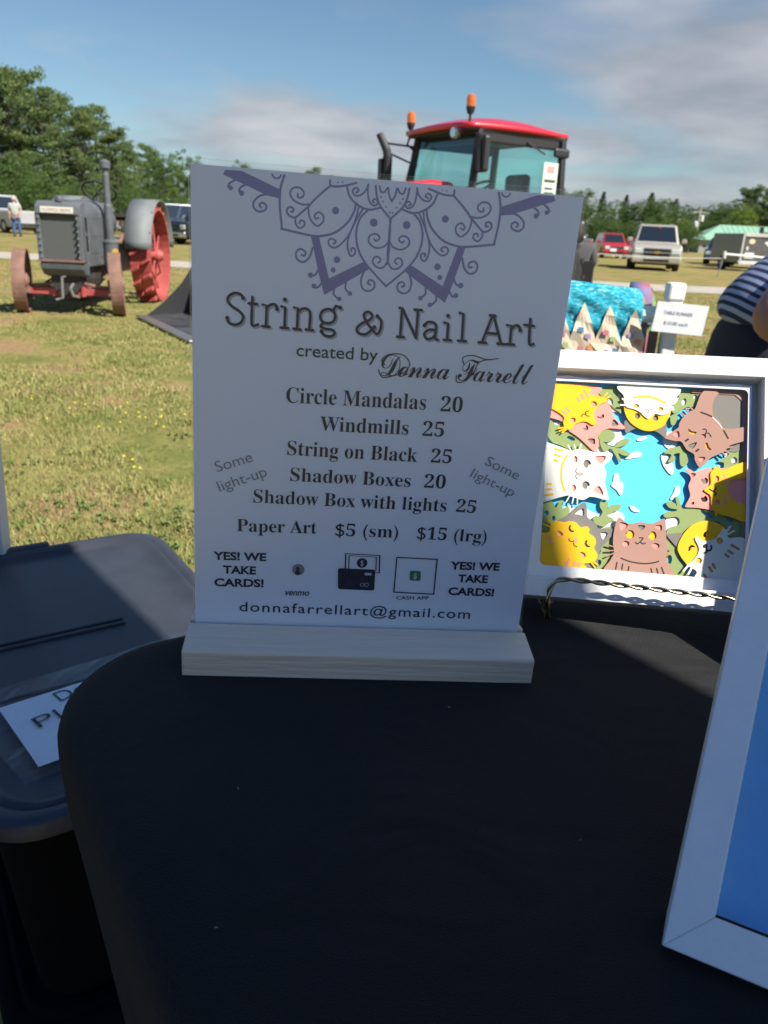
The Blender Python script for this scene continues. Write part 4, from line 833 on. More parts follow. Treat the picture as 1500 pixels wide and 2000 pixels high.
def head(parent,c,r,facing,hm,sk):
    """facing: unit vector"""
    f=Vector(facing).normalized(); s=Vector((0,0,1)).cross(f).normalized(); u=f.cross(s)
    hd_=MB().ball((0,0,0),r,14,(.80,.92,1.12)); M_=frame4(c,s,f*-1 if False else f,u)
    o=obj('head',hd_,sk,parent,smooth=True); o.matrix_local=frame4(c,s,f,u)
    n=MB().ball((0,r*.90,-.08*r),r*.16,6,(.7,1,1.3)); obj('nose',n,sk,o,smooth=True)
    for q_ in(-1,1):
        obj('ear',MB().ball((q_*r*.80,0,-.05*r),r*.2,6,(.4,.7,1.1)),sk,o,smooth=True); obj('eye',MB().ball((q_*r*.30,r*.80,.05*r),r*.09,6),hairb,o,smooth=True)
    obj('mouth',MB().box((0,r*.86,-.48*r),(r*.42,r*.06,r*.07)),mat('lips',(.35,.12,.10),.5),o,bevel=.004)
    hr=MB().ball((0,-.10*r,.16*r),r*1.06,14,(.82,.90,1.06)); k=[i for i,v in enumerate(hr.v) if not (v[1]>.45*r and v[2]<.55*r)]
    keep=set(k); hr.f=[f_ for f_ in hr.f if all(i in keep for i in f_)]; obj('hair',hr,hm,o,smooth=True); return o
def hand(parent,w,dirv,m,s=1.):
    d=Vector(dirv).normalized(); a=d.orthogonal().normalized(); w=Vector(w)
    j=[(tuple(w),.022*s),(tuple(w+d*.05*s),(.034*s,.017*s)),(tuple(w+d*.085*s),(.036*s,.014*s))]; e_=[(0,1),(1,2)]
    for k,(off,l) in enumerate(((-.027,.060),(-.009,.070),(.009,.066),(.026,.052))):
        b=w+d*.085*s+a*off*s; j.append((tuple(b+d*l*.5*s),.0075*s)); j.append((tuple(b+d*l*s+d.cross(a)*.012*s),.0065*s)); e_+= [(2,3+2*k),(3+2*k,4+2*k)]
    b=w+d*.03*s-a*.02*s; n=len(j); j.append((tuple(b-a*.03*s+d*.03*s),.009*s)); j.append((tuple(b-a*.035*s+d*.055*s),.008*s)); e_+= [(1,n),(n,n+1)]
    return skin_body('hand',j,e_,m,parent,sub=1)
# man in jeans far left, seen from behind
p=thing('person','man in a grey shirt and blue jeans standing with his back to the camera','person',(-17.9,38.2,0),R(8))
skin_body('body',[((0,0,.95),.11),((0,0,1.15),.11),((0,0,1.36),(.13,.09)),((0,.0,1.50),.06),((0,.0,1.58),.05),
 ((-.2,0,1.40),.06),((-.25,.02,1.15),.048),((-.23,-.12,.95),.038),((.2,0,1.40),.06),((.25,.02,1.15),.048),((.2,-.14,.97),.038),
 ((-.11,0,.80),.10),((-.12,.02,.48),.07),((-.12,0,.08),.05),((.11,0,.80),.10),((.14,-.02,.48),.07),((.15,0,.08),.05)],[(0,1),(1,2),(2,3),(3,4),(2,5),(5,6),(6,7),(2,8),(8,9),(9,10),(0,11),(11,12),(12,13),(0,14),(14,15),(15,16)],skin_,p)
skin_body('shirt',[((0,0,.86),(.20,.16)),((0,0,1.15),(.20,.16)),((0,0,1.36),(.23,.16)),((0,0,1.47),.08),((-.2,0,1.41),.085),((-.25,.01,1.20),.075),((.2,0,1.41),.085),((.25,.01,1.20),.075)],[(0,1),(1,2),(2,3),(2,4),(4,5),(2,6),(6,7)],gshirt,p)
skin_body('jeans',[((0,0,.95),(.17,.13)),((-.11,0,.80),.12),((-.12,.02,.48),.09),((-.12,0,.09),.075),((.11,0,.80),.12),((.14,-.02,.48),.09),((.15,0,.09),.075)],[(0,1),(1,2),(2,3),(0,4),(4,5),(5,6)],jeans,p)
head(p,(0,0,1.66),.115,(.3,1,0),hairg,skin_)
for s in(-1,1): obj('shoe',MB().ball((s*.13,.04,.045),.09,8,(.6,1.45,.5)),blk,p,smooth=True)
hand(p,(-.23,-.14,.93),(0,-.1,-1),skin_); hand(p,(.2,-.16,.95),(0,-.1,-1),skin_)
# person in pink with yellow hat behind the old tractor
p=thing('person','person in a pink top and yellow hat behind the old tractor fender','person',(-13.35,37.6,0),R(160))
skin_body('body',[((0,0,.85),.10),((0,0,1.05),.10),((0,0,1.25),.10),((0,0,1.38),.05),((0,0,1.45),.045),((-.18,0,1.28),.05),((-.22,.05,1.05),.04),((-.2,.2,.95),.032),((.18,0,1.28),.05),((.22,.05,1.05),.04),((.2,.2,.95),.032),((-.1,0,.7),.085),((-.1,.02,.42),.06),((-.1,0,.07),.045),((.1,0,.7),.085),((.1,.02,.42),.06),((.1,0,.07),.045)],[(0,1),(1,2),(2,3),(3,4),(2,5),(5,6),(6,7),(2,8),(8,9),(9,10),(0,11),(11,12),(12,13),(0,14),(14,15),(15,16)],skin_,p)
skin_body('top',[((0,0,.80),.16),((0,0,1.05),.15),((0,0,1.26),(.18,.13)),((-.18,0,1.29),.07),((-.21,.03,1.12),.06),((.18,0,1.29),.07),((.21,.03,1.12),.06)],[(0,1),(1,2),(2,3),(3,4),(2,5),(5,6)],mat('pink cotton',(.62,.10,.16),.9),p)
skin_body('trousers',[((0,0,.85),.15),((-.1,0,.7),.1),((-.1,.02,.42),.075),((-.1,0,.08),.06),((.1,0,.7),.1),((.1,.02,.42),.075),((.1,0,.08),.06)],[(0,1),(1,2),(2,3),(0,4),(4,5),(5,6)],mat('dark trousers',(.03,.03,.04),.9),p)
head(p,(0,0,1.52),.105,(0,1,0),hairb,skin_); obj('hat',MB().lathe([(.26,1.585),(.12,1.60),(.115,1.68),(.001,1.70)],(0,0,0),'Z',18),mat('straw yellow',(.65,.42,.12),.8),p)
hand(p,(-.2,.2,.95),(0,1,-.3),skin_); hand(p,(.2,.2,.95),(0,1,-.3),skin_)
# seated person, back to the camera, cut by the right edge of the sign
p=thing('person','dark haired person in a grey top sitting with their back to the camera','person',(2.66,12.1,0),R(-10))
skin_body('body',[((0,0,.52),.12),((0,0,.72),.12),((0,0,.92),(.14,.09)),((0,0,1.05),.06),((0,0,1.10),.055),((-.22,0,.96),.06),((-.28,.05,.74),.05),((-.2,.25,.62),.038),((.22,0,.96),.06),((.28,.05,.74),.05),((.2,.25,.62),.038),((-.12,.1,.50),.10),((-.14,.45,.48),.08),((-.14,.48,.07),.05),((.12,.1,.50),.10),((.14,.45,.48),.08),((.14,.48,.07),.05)],[(0,1),(1,2),(2,3),(3,4),(2,5),(5,6),(6,7),(2,8),(8,9),(9,10),(0,11),(11,12),(12,13),(0,14),(14,15),(15,16)],skin_,p)
skin_body('top',[((0,0,.46),(.23,.18)),((0,0,.72),(.23,.17)),((0,0,.93),(.25,.17)),((0,0,1.02),.09),((-.22,0,.97),.09),((-.27,.04,.76),.08),((-.22,.2,.66),.06),((.22,0,.97),.09),((.27,.04,.76),.08),((.22,.2,.66),.06)],[(0,1),(1,2),(2,3),(2,4),(4,5),(5,6),(2,7),(7,8),(8,9)],mat('charcoal cotton',(.085,.085,.09),.9),p)
skin_body('trousers',[((0,0,.5),.18),((-.12,.1,.50),.12),((-.14,.45,.48),.095),((-.14,.48,.09),.07),((.12,.1,.50),.12),((.14,.45,.48),.095),((.14,.48,.09),.07)],[(0,1),(1,2),(2,3),(0,4),(4,5),(5,6)],jeans,p)
head(p,(0,.01,1.175),.115,(0,1,0),hairb,skin_); obj('long_hair',MB().ball((0,-.04,1.13),.12,10,(.85,.7,1.2)),hairb,p,smooth=True)
hand(p,(-.2,.25,.62),(0,1,-.1),skin_); hand(p,(.2,.25,.62),(0,1,-.1),skin_)
ch=thing('camp_chair','dark folding chair under the person in the grey top','chair',(2.66,12.1,0),R(-10)); obj('seat',MB().box((0,.05,.37),(.55,.5,.03)),blk,ch,bevel=.01); obj('backrest',MB().box((0,-.24,.62),(.55,.02,.32)),blk,ch,bevel=.008)
for a in (-.27,.27):
    for b in (-.24,.28): obj('leg',MB().tube([(a,b,0),(a,b,.62 if b<0 else .37)],.012,6),steel,ch)
# woman bending over at the right edge: striped top, navy trousers
navy=mat('navy stretch cotton',(.010,.014,.030),.85)
st=bpy.data.materials.new('navy and pale blue stripes'); st.use_nodes=True; t_=st.node_tree; b_=t_.nodes['Principled BSDF']; b_.inputs['Roughness'].default_value=.9
tc_=N(t_,'ShaderNodeTexCoord'); mp=N(t_,'ShaderNodeMapping'); mp.inputs['Rotation'].default_value=(0,R(-32),R(6)); t_.links.new(tc_.outputs['Object'],mp.inputs[0]); wv=N(t_,'ShaderNodeTexWave'); wv.bands_direction='Z'; wv.inputs['Scale'].default_value=12; wv.inputs['Distortion'].default_value=.5; wv.inputs['Detail'].default_value=1; wv.inputs['Detail Scale'].default_value=.6
t_.links.new(mp.outputs[0],wv.inputs[0]); r_=N(t_,'ShaderNodeValToRGB'); r_.color_ramp.interpolation='LINEAR'; r_.color_ramp.elements[0].position=.44; r_.color_ramp.elements[1].position=.50; r_.color_ramp.elements[0].color=(.016,.026,.07,1); r_.color_ramp.elements[1].color=(.30,.37,.58,1); t_.links.new(wv.outputs[0],r_.inputs[0]); t_.links.new(r_.outputs[0],b_.inputs['Base Color'])
p=thing('person','woman in a navy striped top and dark trousers bending over at the right edge','person',(1.24,2.62,.02),0)
J=[((0,0,.80),(.11,.11)),((.10,-.01,.93),(.11,.11)),((.25,-.02,1.06),(.11,.11)),((.38,-.02,1.14),.10),((.47,-.02,1.17),.06),((.54,-.03,1.17),.055),
 ((.10,-.30,1.10),.092),((-.20,-.38,.845),.078),((.08,-.54,.79),.045),((.36,.18,1.11),.065),((.28,.22,.85),.05),((.34,.1,.66),.036),
 ((-.02,-.10,.70),.12),((.0,-.11,.42),.085),((-.02,-.11,.06),.055),((-.02,.11,.70),.12),((.0,.11,.42),.085),((-.02,.11,.06),.055)]
skin_body('body',J,[(0,1),(1,2),(2,3),(3,4),(4,5),(3,6),(6,7),(7,8),(3,9),(9,10),(10,11),(0,12),(12,13),(13,14),(0,15),(15,16),(16,17)],skind,p)
skin_body('striped_top',[((-.02,0,.76),(.17,.17)),((-.01,0,.82),(.215,.21)),((.13,-.01,.95),(.175,.175)),((.28,-.02,1.06),(.165,.165)),((.42,-.02,1.15),.15),((.30,-.18,1.10),.10),((.22,-.23,1.08),.10),((.36,.17,1.12),.10),((.33,.22,1.0),.085)],[(0,1),(1,2),(2,3),(3,4),(3,5),(5,6),(3,7),(7,8)],st,p)
skin_body('trousers',[((.02,0,.82),(.18,.18)),((-.03,0,.74),(.215,.215)),((-.03,-.10,.66),.145),((.0,-.11,.42),.11),((-.02,-.11,.08),.09),((-.03,.10,.66),.145),((.0,.11,.42),.11),((-.02,.11,.08),.09)],[(0,1),(1,2),(2,3),(3,4),(1,5),(5,6),(6,7)],navy,p)
head(p,(.62,-.03,1.18),.11,(.8,-.1,-.5),hairb,skind); hand(p,(.12,-.52,.80),(.8,-.4,-.4),skind); hand(p,(.34,.1,.66),(.3,-.1,-1),skind)
for s in(-1,1): obj('shoe',MB().ball((.04,s*.11,.045),.09,8,(1.4,.6,.5)),blk,p,smooth=True)

# ================================================================ QUILT STAND
def quiltmat():
    m=bpy.data.materials.new('turquoise water print'); m.use_nodes=True; t=m.node_tree; b=t.nodes['Principled BSDF']; b.inputs['Roughness'].default_value=.85
    c=N(t,'ShaderNodeTexCoord'); mp=N(t,'ShaderNodeMapping'); mp.inputs['Scale'].default_value=(45,45,170); t.links.new(c.outputs['Object'],mp.inputs[0])
    n=N(t,'ShaderNodeTexNoise'); n.inputs['Scale'].default_value=1; n.inputs['Detail'].default_value=5; n.inputs['Distortion'].default_value=1.6; t.links.new(mp.outputs[0],n.inputs['Vector'])
    r=N(t,'ShaderNodeValToRGB'); t.links.new(n.outputs[0],r.inputs[0]); e=r.color_ramp.elements; e.new(.5); e.new(.6)
    for k,(p,col) in enumerate([(.34,(.0,.14,.21)),(.47,(.005,.30,.42)),(.58,(.03,.42,.52)),(.70,(.45,.72,.76))]): e[k].position=p; e[k].color=(*col,1)
    t.links.new(r.outputs[0],b.inputs['Base Color']); bp=N(t,'ShaderNodeBump'); bp.inputs['Strength'].default_value=.5; bp.inputs['Distance'].default_value=.002; t.links.new(n.outputs[0],bp.inputs['Height']); t.links.new(bp.outputs[0],b.inputs['Normal']); return m
qs=thing('quilt','turquoise quilt with a row of cream pennants hung over a rack behind the cat picture','quilt',(0,0,0))
qx0,qx1=.40,.66; zt=.962
def qp(u,v):   # u along the rack, v down the front
    x_=qx0+(qx1-qx0)*u; 
    a=v*.36
    if a<.10: an=a/.10*PI/2; y_=2.16-.055*math.sin(an); z_=zt-.055*(1-math.cos(an))
    else: y_=2.105-.05*(a-.10); z_=zt-.055-(a-.10)
    seam=.004*abs(math.sin(u*PI*4.0))**.5; wr=.0035*math.sin(v*23+u*9)+.003*math.sin(v*41-u*17)
    return (x_+ .012*u*(v-.3), y_-seam-wr, z_-.018*u+seam*.4)
nu,nv=44,40; mb=MB().add([qp(i/nu,j/nv) for j in range(nv+1) for i in range(nu+1)],[(j*(nu+1)+i,(j+1)*(nu+1)+i,(j+1)*(nu+1)+i+1,j*(nu+1)+i+1) for j in range(nv) for i in range(nu)])
o=obj('quilt_top',mb,quiltmat(),qs,smooth=True); sm=o.modifiers.new('padding','SOLIDIFY'); sm.thickness=.02; sm.offset=-1
pen=mat('cream pennant print',(.66,.50,.36),.9,col2=(.72,.64,.50),scale=30); prt=[mat('print '+n_,c_,.9) for n_,c_ in (('orange',(.72,.30,.12)),('blue',(.12,.24,.42)),('magenta',(.62,.20,.26)),('violet',(.38,.30,.50)),('green',(.42,.48,.20)))]
for k,(uc) in enumerate((.16,.42,.68,.94)):
    mb=MB(); V=[];F_=[]
    for j in range(7):
        v=.26+.42*j/6; hw=.20*(j/6)**.85
        for i in range(5):
            q_=qp(min(1.03,max(0,uc-.03+hw*(i/2-1)+.03*j/6)),v); V.append((q_[0],q_[1]-.006,q_[2]))
    for j in range(6):
        for i in range(4): F_.append((j*5+i,(j+1)*5+i,(j+1)*5+i+1,j*5+i+1))
    pn=obj('pennant',MB().add(V,F_),pen,qs)
    for i,(du,vv) in enumerate(((-.05,.46),(.03,.50),(.07,.58),(-.03,.60))):
        q_=qp(min(1,uc+du),vv); mm_=prt[(k+i*2)%5]; obj('motif',MB().add([(q_[0]-.008,q_[1]-.009,q_[2]-.004),(q_[0]+.009,q_[1]-.009,q_[2]-.007),(q_[0]+.008,q_[1]-.009,q_[2]+.007),(q_[0]-.006,q_[1]-.009,q_[2]+.009)],[(0,1,2,3)]),mm_,pn)
# other folded quilts beside it
for k,(x_,w2,z0,z1,c_,lab) in enumerate(((.672,.05,.55,.945,(.10,.20,.45),'blue and violet quilt hanging beside the turquoise one'),(.705,.022,.5,.93,(.22,.42,.12),'green edged quilt between the blue quilt and the white post'))):
    qq=thing('quilt',lab,'quilt',(x_,2.18+.02*k,0),group=None); m_=mat('patchwork %d'%k,c_,.9,col2=((.35,.10,.10),(.10,.05,.05))[k],scale=22); 
    mb=MB(); P=[]
    for j in range(16):
        t2=j/15; z_=z1-(z1-z0)*t2; y_=-.0 if j else .04; P.append((y_-.006*math.sin(j*1.3),z_))
    V=[(-w2/2,y_,z_) for y_,z_ in P]+[(w2/2,y_-.004,z_) for y_,z_ in P]; mb.add(V,[(i,i+16,i+17,i+1) for i in range(15)]); o=obj('quilt_panel',mb,m_,qq,smooth=True); s_=o.modifiers.new('padding','SOLIDIFY'); s_.thickness=.018
    for j in range(4): obj('patch',MB().box((0,-.022,z1-.05-j*.085),(w2*.8,.004,.06)),prt[(j+k)%5],qq,bevel=.001)
wp=mat('whitewashed wood',(.74,.73,.70),.75,var=.12,scale=12,stretch=(1,1,.2),bump=.4,bscale=30)
rk=thing('quilt_rack','whitewashed wooden post and rack that holds the quilts','rack',(.735,2.10,0)); obj('post',MB().box((0,0,.46),(.036,.036,.98)),wp,rk,bevel=.004); obj('finial',MB().box((-.002,0,.945),(.044,.044,.045)),wp,rk,bevel=.006)
obj('side_slat',MB().box((-.034,.02,.42),(.018,.03,.84)),mat('plain brown wood',(.20,.14,.11),.8),rk,bevel=.003); obj('rail',MB().tube([(-.40,.06,.895),(.0,.03,.88)],.022,10),wp,rk); obj('foot',MB().box((0,.1,.02),(.05,.5,.04)),wp,rk); obj('post',MB().box((-.42,.05,.44),(.03,.03,.9)),wp,rk,bevel=.004); obj('foot',MB().box((-.42,.1,.02),(.05,.5,.04)),wp,rk)  # side slat has one even brown
pc_=thing('price_card','white paper price card pinned to the whitewashed post','sign',(.742,2.055,.881),0); pc_.rotation_euler=(R(4),R(3),R(-2))
pcc=obj('card',MB().box((0,0,0),(.132,.002,.076)),pap,pc_)
for s_,z_,w2 in (('TABLE RUNNER',.008,.075),('$10.00 each',-.018,.062)):
    me=textmesh(s_,'sans'); fit_text(me,-w2/2-.008,w2/2-.008,z_,.009,0); me.materials.append(mat('faint blue print',(.16,.18,.26),.7)); o=bpy.data.objects.new('lettering',me); COL.objects.link(o); o.parent=pcc; o.matrix_local=Matrix.Translation((0,-.0016,0))@Matrix.Rotation(R(90),4,'X')

